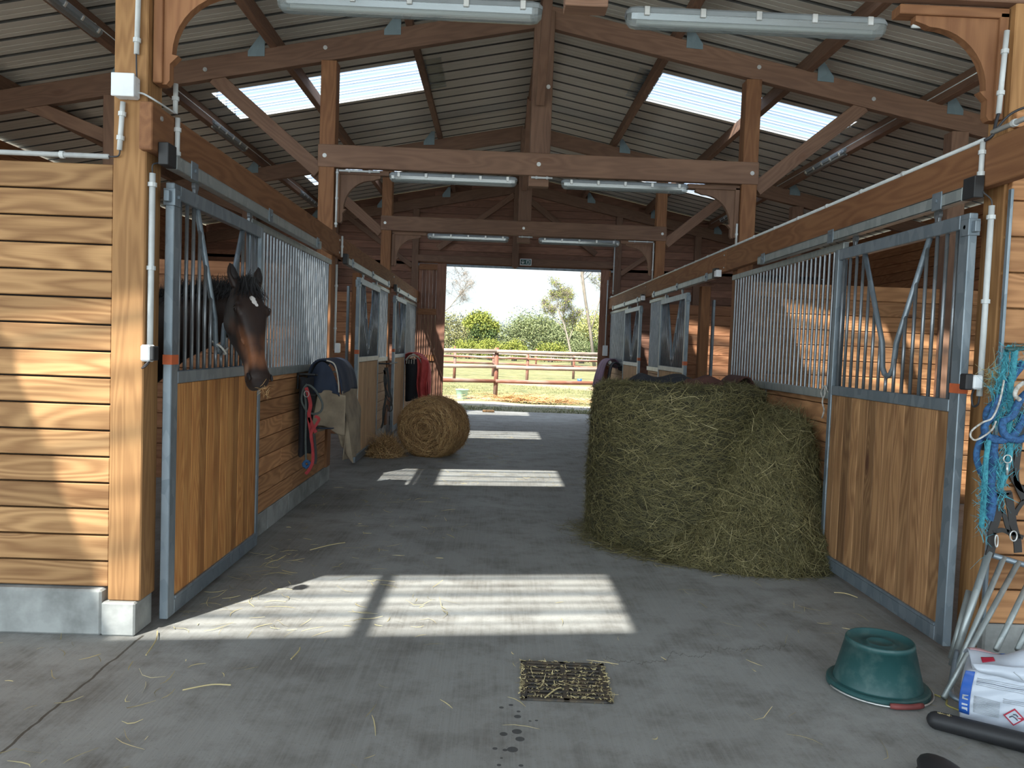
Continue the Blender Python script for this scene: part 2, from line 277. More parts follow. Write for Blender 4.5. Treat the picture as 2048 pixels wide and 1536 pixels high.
# ------------------------------------------------------------------ mesh builder
class MB:
    def __init__(s): s.v = []; s.f = []; s.gc = []; s.t = []
    def add(s, verts, faces, gc=None, tint=0.5):
        o = len(s.v); s.v += [tuple(p) for p in verts]; s.f += [tuple(i+o for i in f) for f in faces]
        s.gc += gc if gc is not None else [tuple(p) for p in verts]
        s.t += list(tint) if hasattr(tint, '__len__') else [tint]*len(verts)
        return s
    def box(s, lo, hi, ax=None, ch=0.004, rot=None, piv=None, tint=None):
        """chamfered box between two corners; ax = the way the grain runs"""
        c = [(a+b)/2 for a, b in zip(lo, hi)]; h = [abs(b-a)/2 for a, b in zip(lo, hi)]
        if ax is None: ax = h.index(max(h))
        ch = min(ch, min(h)*0.45); vs = []; idx = {}
        for sx_ in (-1, 1):
            for sy in (-1, 1):
                for sz in (-1, 1):
                    sg = (sx_, sy, sz)
                    for k in range(3):
                        idx[(sg, k)] = len(vs); vs.append([sg[i]*(h[i] if i == k else h[i]-ch) for i in range(3)])
        fs = []
        for k in range(3):
            a, b_ = [i for i in range(3) if i != k]
            for sg in (-1, 1):
                q = []
                for (p, r) in ((-1, -1), (1, -1), (1, 1), (-1, 1)):
                    t_ = [0, 0, 0]; t_[k] = sg; t_[a] = p; t_[b_] = r; q.append(idx[(tuple(t_), k)])
                fs.append(q if (sg > 0) == (k != 1) else q[::-1])
        for k in range(3):        # edges along k
            a, b_ = [i for i in range(3) if i != k]
            for p in (-1, 1):
                for r in (-1, 1):
                    def sg(z): t_ = [0, 0, 0]; t_[k] = z; t_[a] = p; t_[b_] = r; return tuple(t_)
                    fs.append([idx[(sg(-1), a)], idx[(sg(1), a)], idx[(sg(1), b_)], idx[(sg(-1), b_)]])
        for sx_ in (-1, 1):
            for sy in (-1, 1):
                for sz in (-1, 1): fs.append([idx[((sx_, sy, sz), k)] for k in range(3)])
        r = [random.uniform(-50, 50) for _ in range(3)]; o = [i for i in range(3) if i != ax]
        gc = [(p[ax]+r[0], p[o[0]]+r[1], p[o[1]]+r[2]) for p in vs]
        out = []
        for p in vs:
            q = Vector(p)+Vector(c)
            if rot is not None:
                pv = Vector(piv) if piv is not None else Vector(c); q = rot @ (q-pv) + pv
            out.append(q)
        return s.add(out, fs, gc, random.random() if tint is None else tint)
    def bar(s, a, b, w, d, up=(0, 0, 1), ch=0.004, tint=None):
        """beam from a to b, w wide across, d deep along up"""
        a, b = Vector(a), Vector(b); x = (b-a); ln = x.length; x.normalize(); y = Vector(up).cross(x).normalized(); z = x.cross(y)
        R = Matrix((x, y, z)).transposed(); c = (a+b)/2
        return s.box((c.x-ln/2, c.y-w/2, c.z-d/2), (c.x+ln/2, c.y+w/2, c.z+d/2), 0, ch, R, c, tint)
    def tube(s, pts, r, n=8, caps=True, tint=None, closed=False):
        P_ = [Vector(p) for p in pts]; k = len(P_); rs = r if hasattr(r, '__len__') else [r]*k
        vs = []; gc = []; fs = []; prev = None; ln = 0; off = random.uniform(-50, 50)
        for i, p in enumerate(P_):
            if closed: t_ = P_[(i+1) % k]-P_[i-1]
            else: t_ = P_[min(i+1, k-1)]-P_[max(i-1, 0)]
            if t_.length < 1e-9: t_ = Vector((0, 0, 1))
            t_.normalize()
            if prev is None: u = t_.orthogonal().normalized()
            else:
                u = prev - t_*prev.dot(t_)
                u = u.normalized() if u.length > 1e-6 else t_.orthogonal().normalized()
            prev = u; w = t_.cross(u)
            if i: ln += (p-P_[i-1]).length
            for j in range(n):
                a = 2*PI*j/n; vs.append(p+(u*math.cos(a)+w*math.sin(a))*rs[i]); gc.append((ln+off, math.cos(a)*rs[i]+off, math.sin(a)*rs[i]))
        for i in range(k if closed else k-1):
            i2 = (i+1) % k
            for j in range(n): fs.append((i*n+j, i*n+(j+1) % n, i2*n+(j+1) % n, i2*n+j))
        if caps and not closed: fs.append(tuple(range(n))[::-1]); fs.append(tuple((k-1)*n+j for j in range(n)))
        return s.add(vs, fs, gc, random.random() if tint is None else tint)
    def lathe(s, prof, c, n=32, ax='z', tint=0.5):
        vs = []; fs = []; k = len(prof)
        for (r, h) in prof:
            for j in range(n):
                a = 2*PI*j/n; x, y = r*math.cos(a), r*math.sin(a)
                q = (x, y, h) if ax == 'z' else ((h, x, y) if ax == 'x' else (x, h, y))
                vs.append((q[0]+c[0], q[1]+c[1], q[2]+c[2]))
        for i in range(k-1):
            for j in range(n): fs.append((i*n+j, i*n+(j+1) % n, (i+1)*n+(j+1) % n, (i+1)*n+j))
        return s.add(vs, fs, None, tint)
    def prism(s, poly, ax, lo, hi, tint=None, gax=0):
        """poly = list of 2-d points in the plane across axis ax"""
        n = len(poly); vs = []
        for h in (lo, hi):
            for (a, b_) in poly:
                vs.append((h, a, b_) if ax == 0 else ((a, h, b_) if ax == 1 else (a, b_, h)))
        fs = [tuple(range(n))[::-1], tuple(range(n, 2*n))]+[(i, (i+1) % n, n+(i+1) % n, n+i) for i in range(n)]
        r = [random.uniform(-50, 50) for _ in range(3)]; o = [i for i in range(3) if i != gax]
        return s.add(vs, fs, [(p[gax]+r[0], p[o[0]]+r[1], p[o[1]]+r[2]) for p in vs], random.random() if tint is None else tint)
    def grid(s, fn, nu, nv, tint=0.5):
        vs = [fn(i/(nu-1), j/(nv-1)) for j in range(nv) for i in range(nu)]
        fs = [(j*nu+i, j*nu+i+1, (j+1)*nu+i+1, (j+1)*nu+i) for j in range(nv-1) for i in range(nu-1)]
        return s.add(vs, fs, None, tint)
    def build(s, name, mat, parent=None, smooth=False, mods=()):
        V = np.array(s.v, dtype=np.float64).reshape(-1, 3)
        if parent is None: org = Vector(((V[:, 0].min()+V[:, 0].max())/2, (V[:, 1].min()+V[:, 1].max())/2, V[:, 2].min()))
        else: org = Vector(parent['_o'])
        me = D.meshes.new(name); me.from_pydata((V-np.array(org)).tolist(), [], s.f)
        a = me.attributes.new('gc', 'FLOAT_VECTOR', 'POINT'); a.data.foreach_set('vector', np.array(s.gc, dtype=np.float32).ravel())
        a = me.attributes.new('tint', 'FLOAT', 'POINT'); a.data.foreach_set('value', np.array(s.t, dtype=np.float32))
        me.materials.append(M[mat] if isinstance(mat, str) else mat)
        if smooth: me.polygons.foreach_set('use_smooth', [True]*len(me.polygons))
        o = D.objects.new(name, me); col.objects.link(o)
        if parent is None: o.location = org; o['_o'] = tuple(org)
        else:
            o.parent = parent; o['_o'] = tuple(org)
        for (t_, kw) in mods:
            md = o.modifiers.new(t_.lower(), t_)
            for k, v in kw.items(): setattr(md, k, v)
        return o
def tag(o, label, cat, group=None):
    o['label'] = label; o['category'] = cat
    if group: o['group'] = group
    return o
def thing(name, loc, label, cat, group=None):
    o = D.objects.new(name, None); col.objects.link(o); o.location = loc; o['_o'] = tuple(loc); o.empty_display_size = 0.1
    return tag(o, label, cat, group)
def struct(o): o['kind'] = 'structure'; return o
SOL = lambda t: ('SOLIDIFY', dict(thickness=t, offset=0.0))
SUB = lambda l: ('SUBSURF', dict(levels=l, render_levels=l))

# ------------------------------------------------------------------ the plan
XC = 0.385; SL = 0.2
TY = [3.97, 8.28, 12.68, 17.04]          # trusses; the last stands in the far gable
XPL, XPR = -1.80, 2.57                    # rows of posts along the aisle
XL, XR = -1.737, 2.451                    # stall fronts
XOL, XOR = -6.3, 7.07                     # outer walls
Y0, YG = -5.2, 17.12                      # front of the roof, far gable
def zraf(x): return 5.02-SL*abs(x-XC)     # top of rafters
def zsh(x): return 5.22-SL*abs(x-XC)      # roof sheet

# floor, ground
f = MB().grid(lambda u, v: (-9+18*u, -9+26.72*v, 0), 2, 2).build('floor', 'floor'); struct(f)
f.data.transform(Matrix.Translation(f.location)); f.location = (0, 0, 0)
MB_f = MB()
def gz(x, y): return -0.02 + 0.02*math.sin(x*1.3+y*0.7)+0.015*math.sin(x*2.9-y*1.7) if y > 18.3 else -0.02
ys = [17.73, 18.3]+[18.3+0.6*i for i in range(1, 50)]+[50+12*i for i in range(1, 30)]
xs = [-150, -60, -30]+[-20+0.8*i for i in range(0, 60)]+[40, 70, 150]
V_ = [(x, y, gz(x, y)) for y in ys for x in xs]; nx = len(xs)
MB_f.add(V_, [(j*nx+i, j*nx+i+1, (j+1)*nx+i+1, (j+1)*nx+i) for j in range(len(ys)-1) for i in range(nx-1)])
o = MB_f.build('floor_field', 'field', smooth=True); o.data.transform(Matrix.Translation(o.location)); o.location = (0, 0, 0); struct(o)
tag(MB().box((-3.2, 17.72, -0.1), (4.6, 18.2, -0.003), 0).build('concrete_apron', 'apron'), 'pale concrete strip across the ground just outside the far doorway', 'concrete')

# roof sheets: trapezoidal, ribs running down the slope
def roofprof(y0, y1):
    pr = []; y = math.floor(y0/0.333)*0.333
    while y < y1:
        for dy, dz in ((0.0, 0), (0.085, 0), (0.088, 0.012), (0.100, 0.012), (0.103, 0), (0.175, 0), (0.178, 0.012), (0.190, 0.012), (0.193, 0), (0.258, 0), (0.262, 0.085), (0.316, 0.085), (0.320, 0)):
            yy = y+dy
            if y0 <= yy <= y1: pr.append((yy, dz))
        y += 0.333
    return [(y0, 0)]+pr+[(y1, 0)]
def sheet(mb, y0, y1, xa, xb, dz=0.0):
    pr = roofprof(y0, y1); vs = []; n = len(pr)
    for x in (xa, xb): vs += [(x, y, zsh(x)+z+dz) for (y, z) in pr]
    mb.add(vs, [(i, i+1, n+i+1, n+i) for i in range(n-1)])
LS = (-3.55, -1.07); RS = (1.92, 4.35)
skys = [(TY[0]-2.97+0.0, 1.1)]
SKY = [(-3.4, -2.32), (1.0, 2.08), (5.40, 6.48), (9.74, 10.84), (14.12, 15.2)]
for side, (xa, xb), (s0, s1) in (('left', (XOL-0.35, XC), LS), ('right', (XC, XOR+0.35), RS)):
    mb = MB(); y = Y0
    for (a, b_) in SKY+[(YG+0.25, None)]:
        sheet(mb, y, a, xa, xb)
        if b_ is None: break
        sheet(mb, a, b_, xa, s0); sheet(mb, a, b_, s1, xb); y = b_
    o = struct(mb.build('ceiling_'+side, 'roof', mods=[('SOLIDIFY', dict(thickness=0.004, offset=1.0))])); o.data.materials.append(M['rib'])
    for f in o.data.polygons:                # the rib faces get a darker material than the pans between them
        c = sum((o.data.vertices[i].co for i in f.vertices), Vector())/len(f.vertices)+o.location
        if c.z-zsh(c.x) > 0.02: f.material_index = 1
k = 0
for (a, b_) in SKY:
    for (s0, s1), inner in ((LS, 1), (RS, 0)):
        k += 1; mb = MB(); sheet(mb, a, b_, s0, s1)
        w = struct(mb.build('window_%d' % k, 'skylight'))
        mb = MB()
        xa, xb = (s1, s1+0.28) if inner else (s0-0.28, s0)
        sheet(mb, a+0.0, b_, xa, xb, -0.006); struct(mb.build('trim_%d' % k, 'lapped'))
# outer walls
def boards_y(mb, x0, x1, y0, y1, z0, z1, pitch=0.13, gap=0.006):      # boards running along y
    z = z0
    while z < z1-0.02:
        mb.box((x0, y0, z), (x1, y1, min(z+pitch-gap, z1)), 1, 0.004); z += pitch
def boards_x(mb, y0, y1, x0, x1, z0, z1, pitch=0.13, gap=0.006, top=None):
    z = z0
    while z < z1-0.02:
        zt = min(z+pitch-gap, z1); a, b_ = x0, x1
        if top is not None:
            lim = (5.10-zt)/SL
            a, b_ = max(x0, XC-lim), min(x1, XC+lim)
        if b_-a > 0.05: mb.box((a, y0, z), (b_, y1, zt), 0, 0.004)
        z += pitch
for side, x in (('left', XOL), ('right', XOR)):
    mb = MB(); mb.box((x-0.06, 3.9, 0), (x+0.06, YG, 0.2))
    HT = [(5.2, 7.0), (9.6, 11.4), (14.0, 15.8)]                    # unseen hatches added in each stall's outer wall to bring in side light
    boards_y(mb, x-0.02, x+0.02, 3.9, YG, 0.2, 1.15, 0.158); boards_y(mb, x-0.02, x+0.02, 3.9, YG, 2.27, zsh(x)-0.03, 0.158)
    ee = [3.9]+[v for h in HT for v in h]+[YG]
    for a_, b_ in zip(ee[::2], ee[1::2]): boards_y(mb, x-0.02, x+0.02, a_, b_, 1.152, 2.268, 0.158)
    s = 1 if side == 'right' else -1
    for (z0_, z1_) in ((0.0, 1.15), (2.27, zsh(x)-0.03)): mb.box((x+s*0.021, 3.9, z0_), (x+s*0.03, YG, z1_), 1, 0.001)
    for a_, b_ in zip(ee[::2], ee[1::2]): mb.box((x+s*0.021, a_, 1.15), (x+s*0.03, b_, 2.27), 1, 0.001)
    struct(mb.build('wall_'+side, 'plank_red'))
# far gable: boards with the wide doorway left open
mb = MB(); OL, OR, OZ = -1.69, 2.41, 3.26
z = 0.2
while z < 5.0:
    zt = min(z+0.154, 5.1); lim = (5.14-zt)/SL
    if zt < OZ+0.02:
        mb.box((XOL, YG-0.02, z), (OL, YG+0.02, zt), 0, 0.004); mb.box((OR, YG-0.02, z), (XOR, YG+0.02, zt), 0, 0.004)
    else:
        a, b_ = max(XOL, XC-lim), min(XOR, XC+lim)
        if b_-a > 0.3: mb.box((a, YG-0.02, max(z, OZ-0.001)), (b_, YG+0.02, zt), 0, 0.004)
    z += 0.158
mb.box((XOL, YG-0.05, 0), (OL, YG+0.05, 0.2)); mb.box((OR, YG-0.05, 0), (XOR, YG+0.05, 0.2))
for (a, b_) in ((XOL, OL), (OR, XOR)): mb.box((a, YG+0.021, 0.0), (b_, YG+0.03, 3.3), 0, 0.001)
mb.prism([(XOL, 3.2), (XOR, 3.2), (XOR, zsh(XOR)-0.008), (XC, zsh(XC)-0.008), (XOL, zsh(XOL)-0.008)], 1, YG+0.021, YG+0.03)
struct(mb.build('wall_far', 'gable'))

# ------------------------------------------------------------------ trusses
def bolt(parent, p, ax=1, r=0.022):
    mb = MB(); s = -1
    mb.lathe([(0, -0.008), (r*0.62, -0.008), (r*0.62, 0.0), (r, 0.0), (r, 0.006), (0, 0.006)], p, 10, 'y' if ax == 1 else 'x')
    return mb.build('bolt', 'bolt', parent)
def arc_bracket(mb, x0, dirx, y, ztop, w, h, th):
    """pierced corner brace: two straight outer edges and an inward ogee curve"""
    pts = [(0, 0), (w, 0), (w, -0.03), (w-0.05, -0.045)]
    for i in range(11):
        a = PI/2*i/10; pts.append((0.045+(w-0.12)*(1-math.sin(a)), -0.055-(h-0.20)*(1-math.cos(a))))
    pts += [(0.075, -h+0.14), (0.035, -h+0.10), (0.035, -h+0.02), (0.02, -h), (0, -h)]
    poly = [(x0+dirx*a, ztop+b_) for a, b_ in pts]
    if dirx < 0: poly = poly[::-1]
    mb.prism(poly, 1, y-th/2, y+th/2, gax=2)
labels = ['nearest roof truss, cut off by the top of the photo', 'second roof truss, spanning the aisle above the hay bales with two lamps below', 'third roof truss, smaller and farther down the aisle before the gable', 'gable truss set against the boarded far wall above the doorway']
for i, y in enumerate(TY):
    t = thing('roof_truss', (XC, y, 0), labels[i], 'roof truss', 'timber roof trusses')
    W = 0.085 if i < 3 else 0.06
    def P_(name, mb, mat='truss'): return mb.build(name, mat, t)
    for sx_, xo in ((-1, XOL), (1, XOR)):
        mb = MB(); xa = XC+sx_*0.05; xb = xo+(-sx_)*0.05; mb.bar((xa, y, zraf(xa)-0.11), (xb, y, zraf(xb)-0.11), W, 0.22)
        P_('rafter', mb)
        xp = XPL if sx_ < 0 else XPR
        if i < 3:
            mb = MB(); mb.box((xp-0.08, y-0.085, 0.17 if sx_ < 0 else 0.0), (xp+0.08, y+0.085, zraf(xp)-0.235), 2, 0.006)
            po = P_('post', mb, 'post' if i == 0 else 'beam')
            mb = MB(); x_ = XC+sx_*4.37; mb.box((x_-0.09, y-0.08, 0), (x_+0.09, y+0.08, zraf(x_)-0.235), 2, 0.006); P_('outer_post', mb)
            mb = MB(); mb.bar((xp+sx_*0.09, y+0.01, 3.24), (xp+sx_*1.18, y+0.01, zraf(xp+sx_*1.18)-0.20), 0.07, 0.15); P_('knee_strut', mb)
            mb = MB(); mb.bar((XC+sx_*4.45, y+0.01, 3.50), (XC+sx_*5.35, y+0.01, zraf(XC+5.35)-0.12), 0.07, 0.13); P_('outer_strut', mb)
            # curved bracket below the tie, with its frame
            mb = MB(); xi = xp-sx_*0.085
            mb.box((min(xi, xi-sx_*0.045), y-0.045, 2.72), (max(xi, xi-sx_*0.045), y+0.045, 3.24), 2); mb.box((min(xi, xi-sx_*0.55), y-0.045, 3.215), (max(xi, xi-sx_*0.55), y+0.045, 3.262), 0)
            arc_bracket(mb, xi-sx_*0.04, -sx_, y, 3.218, 0.42, 0.50, 0.05)
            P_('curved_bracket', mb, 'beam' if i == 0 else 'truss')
            bolt(t, (xp+0.02*sx_, y-0.097, 3.385)); bolt(t, (xp+0.05*sx_, y-0.052, zraf(xp)-0.1))
        else:
            for xs_ in (XC+sx_*2.18, XC+sx_*3.9):
                mb = MB(); mb.box((xs_-0.07, y-0.05, 0.2), (xs_+0.07, y+0.03, zraf(xs_)-0.22), 2); P_('stud', mb)
            mb = MB(); mb.bar((XC+sx_*0.1, y-0.02, 4.75), (XC+sx_*1.7, y-0.02, 3.55), 0.05, 0.12); P_('strut', mb)
            mb = MB(); mb.bar((XC+sx_*1.0, y-0.02, 3.30), (XC+sx_*2.1, y-0.02, 2.75 if sx_ > 0 else 3.0), 0.05, 0.10) if False else mb.bar((XC+sx_*2.24, y-0.02, 3.15), (XC+sx_*3.8, y-0.02, 4.25), 0.05, 0.10); P_('strut', mb)
        for q in (1.42, 2.80, 4.18):
            x_ = XC+sx_*q; s_ = sx_   # steel shoe standing on the rafter beside each purlin
            mb = MB(); zz = zraf(x_)
            mb.prism([(x_+s_*0.05, zz-0.09), (x_+s_*0.22, zz-0.10), (x_+s_*0.22, zz-0.045), (x_+s_*0.10, zz+0.12), (x_+s_*0.05, zz+0.12)][::s_ if s_ > 0 else -1], 1, y-W/2-0.008, y-W/2-0.002)
            P_('joist_shoe', mb, 'plate')
    if i < 3:
        mb = MB(); mb.box((XPL-0.09, y-0.095, 3.27), (XPR+0.09, y-0.02, 3.50), 0, 0.006); P_('tie_beam', mb)
        mb = MB(); mb.box((XC-0.105, y-0.07, 3.50), (XC+0.105, y+0.10, 4.95), 2, 0.006); P_('king_post', mb)
        mb = MB(); mb.box((XC-0.11, y-0.09, 3.16), (XC+0.10, y+0.02, 3.268), 0); P_('hanging_block', mb)
        mb = MB(); mb.bar((XC-0.02, y-0.09, 4.0), (XC-0.02, y-1.3, 5.05), 0.07, 0.09, up=(1, 0, 0)); P_('ridge_brace', mb)
        for (x_, z_) in ((XC-0.01, 3.385), (XC+0.02, 4.86), (XC+0.06, 4.18)): bolt(t, (x_, y-(0.1 if z_ < 3.5 else 0.075), z_))
        for sx_ in (-1, 1):
            x_ = XC+sx_*3.45; bolt(t, (x_, y-0.052, zraf(x_)-0.12))
    else:
        mb = MB(); mb.prism([(0.28, 3.22), (0.35, 3.17), (0.42, 3.22), (0.42, 4.95), (0.28, 4.95)], 1, y-0.14, y-0.02, gax=2); P_('king_post', mb)
        mb = MB(); mb.box((OL-0.1, y-0.05, 3.262), (OR+0.1, y+0.05, 3.40), 0); P_('lintel', mb)
# purlins, one line of timber over every truss
pl = {-4.18: 'lowest purlin on the left slope above the left stalls', -2.80: 'middle purlin on the left slope crossing the skylight', -1.42: 'upper purlin on the left slope nearest the ridge', 0.0: 'ridge beam along the top of the roof',
      1.42: 'upper purlin on the right slope nearest the ridge', 2.80: 'middle purlin on the right slope crossing the skylight', 4.18: 'lowest purlin on the right slope above the right stalls', -5.6: 'eaves purlin at the outer left wall', 5.6: 'eaves purlin at the outer right wall'}
for q, lb in pl.items():
    mb = MB(); x = XC+q; zt = zsh(x)-0.012; R = Matrix.Rotation((math.atan(SL) if q > 0 else -math.atan(SL)) if q else 0, 3, 'Y')
    segs = [Y0+0.05]+TY[:3]+[YG-0.03]
    mb.box((x-0.037, Y0+0.05, zt-0.19 if q else zt-0.2), (x+0.037, YG-0.03, zt), 1, 0.004, R, (x, 0, zt))
    tag(mb.build('roof_purlin', 'truss'), lb, 'purlin', 'roof purlins')
# front eaves beam behind the camera is not needed; aisle beams
for side, x0, x1 in (('left', -1.738, -1.675), ('right', 2.388, 2.452)):
    ends = [3.84 if side == 'left' else 3.2, 8.28, 12.68, 16.98]
    for i in range(3):
        mb = MB(); mb.box((x0, ends[i]+(0.003 if i else 0), 2.377), (x1, ends[i+1]-0.003, 2.604), 1, 0.005)
        t = tag(mb.build('stall_beam', 'beam'), ('nearest', 'middle', 'farthest')[i]+' timber beam over the %s stall fronts' % side, 'beam', 'beams over the stall fronts')
        for yy in ((ends[0]+0.10,) if i == 0 else (ends[i]+0.06,)):
            for zz in (2.55, 2.42): bolt(t, ((x1 if side == 'left' else x0), yy, zz), 0, 0.012)

# ------------------------------------------------------------------ stalls
def stall_door(side, y0, y1, mat, label, vfrac=0.5, vw=0.39, nb=15, rib=False):
    """sliding door with a barred top, a V-shaped head opening and a boarded lower half"""
    s = 1 if side == 'left' else -1                       # s points to the aisle
    xc = -1.665 if side == 'left' else 2.392
    t = thing('stall_door', (xc, (y0+y1)/2, 0.03), label, 'stall door', 'sliding stall doors')
    a, b_ = xc-0.022, xc+0.022; zt, zr0, zr1 = 2.262, 1.245, 1.31
    yn = 0.045
    mb = MB(); w0, w1 = 0.085, 0.05                        # the near stile is the wide one that meets the post
    mb.box((a, y0, 0.03), (b_, y0+w0, zt), 2, 0.004); mb.box((a, y1-w1, 0.03), (b_, y1, zt), 2, 0.004)
    mb.box((a, y0+w0, zt-0.075), (b_, y1-w1, zt), 1, 0.004); mb.box((a, y0+w0, zr0), (b_, y1-w1, zr1), 1, 0.004)
    mb.box((a, y0+w0, 0.03), (b_, y1-w1, 0.11), 1, 0.004); mb.box((a+s*0.006, y0+w0, 0.112), (b_+s*0.006, y1-w1, 0.128), 1, 0.002)
    mb.build('frame', 'galv', t)
    mb = MB(); yy = y0+w0; pw = 0.036 if rib else 0.112
    while yy < y1-w1-0.01:
        mb.box((xc-0.014, yy+0.0022, 0.11), (xc+0.014, min(yy+pw-0.0022, y1-w1), zr0), 2, 0.004 if not rib else 0.008); yy += pw
    mb.build('board_panel', mat, t)
    mb = MB(); mb.box((xc-0.004, y0+w0, 0.11), (xc+0.004, y1-w1, zr0), 2, 0.001, tint=0.0); mb.build('backing_panel', 'gap', t)
    yc = y0+(y1-y0)*vfrac; zb = 1.405
    def vz(y):                                            # height of the V at y (None outside)
        d = abs(y-yc)
        if d > vw: return None
        return zb+0.02+(zt-0.1-zb)*(max(0, d-0.03)/(vw-0.03)) if d > 0.05 else zb+0.01+d*0.3
    pts = [(xc, yc-vw, zt-0.07), (xc, yc-vw*0.22, zb+0.20), (xc, yc-0.065, zb+0.05), (xc, yc-0.035, zb+0.012), (xc, yc, zb), (xc, yc+0.035, zb+0.012), (xc, yc+0.065, zb+0.05), (xc, yc+vw*0.22, zb+0.20), (xc, yc+vw, zt-0.07)]
    mb = MB(); mb.tube(pts, 0.016, 10); mb.build('head_opening_tube', 'galv', t, smooth=True)
    n = nb
    for i in range(n):
        y = y0+w0+(y1-w1-y0-w0)*(i+0.5)/n; d = abs(y-yc); ztop = zt-0.07
        if d < vw:
            f_ = d/vw; ztop = np.interp(d, [0, 0.035, 0.065, vw*0.22, vw], [zb, zb+0.012, zb+0.05, zb+0.20, zt-0.07])-0.008
        mb = MB(); mb.tube([(xc, y, zr1-0.005), (xc, y, ztop)], 0.0105, 8); mb.build('bar', 'bar', t, smooth=True)
    mb = MB(); mb.box((a-0.0015, y0-0.0015, 1.345), (b_+0.0015, y0+w0+0.0015, 1.395), 1, 0.001); mb.build('orange_tape', 'orange', t)
    for yy in (y0+0.33, y1-0.25):
        mb = MB(); mb.box((xc+s*0.0-0.008, yy-0.02, zt-0.002), (xc+0.008, yy+0.02, zt+0.045), 2, 0.002)
        mb.lathe([(0, -0.01), (0.028, -0.01), (0.028, 0.01), (0, 0.01)], (xc, yy, zt+0.045), 14, 'x'); mb.build('roller_hanger', 'bar', t)
    mb = MB(); xx = xc+s*0.0
    mb.box((xc-0.03, y0-0.008, zt-0.115), (xc+0.03, y0+0.065, zt-0.03), 1, 0.002); mb.box((xc-0.015, y0-0.04, zt-0.10), (xc+0.012, y0-0.008, zt-0.045), 1, 0.002)
    mb.lathe([(0, 0), (0.011, 0), (0.011, 0.012), (0, 0.012)], (xc+s*0.03, y0+0.03, zt-0.07), 8, 'x'); mb.build('lock_plate', 'galv', t)
    return t
def stall_track(side, y0, y1, label):
    s = 1 if side == 'left' else -1
    xf = -1.674 if side == 'left' else 2.387; xa, xb = sorted((xf, xf+s*0.055))
    t = thing('door_track', ((xa+xb)/2, (y0+y1)/2, 2.31), label, 'track', 'galvanised sliding door tracks')
    mb = MB(); mb.box((xa, y0, 2.322), (xb, y1, 2.329)); mb.box((xa, y0, 2.383), (xb, y1, 2.390)); xo = xf+s*0.055
    mb.box((min(xo, xo-s*0.004), y0, 2.322), (max(xo, xo-s*0.004), y1, 2.390), 1, 0.001); mb.box((min(xf, xf+s*0.004), y0, 2.322), (max(xf, xf+s*0.004), y1, 2.390), 1, 0.001)
    mb.build('rail', 'galv_hi', t)
    mb = MB(); mb.box((xa+0.003, y0-0.10, 2.322), (xb-0.003, y0+0.0, 2.43), 1, 0.003); mb.build('end_stop', 'black', t)
    for yy in (y0+0.22, (y0+y1)/2, y1-0.15):
        mb = MB(); mb.box((min(xo, xo+s*0.006), yy-0.045, 2.312), (max(xo, xo+s*0.006), yy+0.045, 2.405), 1, 0.002)
        mb.lathe([(0, 0), (0.010, 0), (0.010, 0.010*1), (0, 0.010)], (xo+s*0.006 if s > 0 else xo-0.014, yy, 2.36), 8, 'x'); mb.build('bracket', 'galv', t)
    return t
def stall_front(side, y0, y1, mat, label, nb, post_end=True):
    """fixed half of a stall front: bars above, boards below, on a concrete curb"""
    s = 1 if side == 'left' else -1; x = XL if side == 'left' else XR
    t = thing('stall_front', (x, (y0+y1)/2, 0.167), label, 'stall front', 'fixed barred stall fronts')
    a, b_ = x-0.02, x+0.02
    mb = MB(); mb.box((a, y0, 2.275), (b_, y1, 2.325), 1); mb.build('top_rail', 'galv_hi', t); mb = MB(); mb.box((a, y0, 1.205), (b_, y1, 1.27), 1); mb.build('middle_rail', 'galv_hi', t)
    mb = MB(); mb.box((a, y0, 0.17), (b_, y0+0.04, 2.275), 2); mb.build('jamb', 'galv', t)
    for i in range(nb):
        y = y0+0.06+(y1-y0-0.1)*(i+0.5)/nb
        mb = MB(); mb.tube([(x, y, 1.268), (x, y, 2.277)], 0.0105, 8, caps=False); mb.build('bar', 'bar', t, smooth=True)
    mb = MB(); xa, xb = sorted((x-s*0.005, x-s*0.05)); z = 0.172
    while z < 1.19:
        cuts = [y0+0.04, y1] if y1-y0 < 1.2 else [y0+0.04, y0+0.04+(y1-y0)*random.choice((0.35, 0.5, 0.7, 1.0)), y1]
        for a_, b__ in zip(cuts, cuts[1:]):
            if b__-a_ > 0.03: mb.box((xa, a_+0.001, z), (xb, b__-0.001, min(z+0.136, 1.205)), 1, 0.004)
        z += 0.142
    mb.build('board_panel', mat, t)
    mb = MB(); xg = x-s*0.052; mb.box((min(xg, xg-s*0.006), y0+0.04, 0.17), (max(xg, xg-s*0.006), y1, 1.2), 1, 0.001); mb.build('backing_board', 'gap', t)
    return t
DL = [(4.03, 5.56), (9.45, 11.12), (12.83, 14.36)]
DR = [(3.96, 5.53), (9.85, 11.42), (13.05, 14.6)]
w3 = ('nearest', 'middle', 'farthest')
ll = ['golden boarded sliding stall door with the horse looking out', 'ribbed pale sliding stall door behind the draped rug on the left, pushed open', 'narrow looking ribbed stall door at the far left end beside the round straw bale']
lr = ['large brown boarded sliding stall door at the right edge of the aisle', 'sliding stall door seen above the big hay bale, pushed open', 'farthest stall door on the right beside the far doorway']
for i, (a, b_) in enumerate(DL): stall_door('left', a, b_, 'door_l' if i == 0 else 'door_pale', ll[i], 0.49 if i == 0 else 0.5, rib=i > 0, nb=15 if i == 0 else 15)
for i, (a, b_) in enumerate(DR): stall_door('right', a, b_, 'door_r' if i == 0 else 'door_pale', lr[i], 0.5, 0.385, rib=i > 0)
FL = [(5.54, 8.18), (11.05, 12.58), (14.3, 16.95)]; FR = [(5.55, 8.18), (11.35, 12.58), (14.5, 16.95)]
fl = ['barred stall front between the horse\'s door and the rug rack', 'short barred stall front beside the black bridle', 'last barred stall front on the left with the red rug hanging on it']
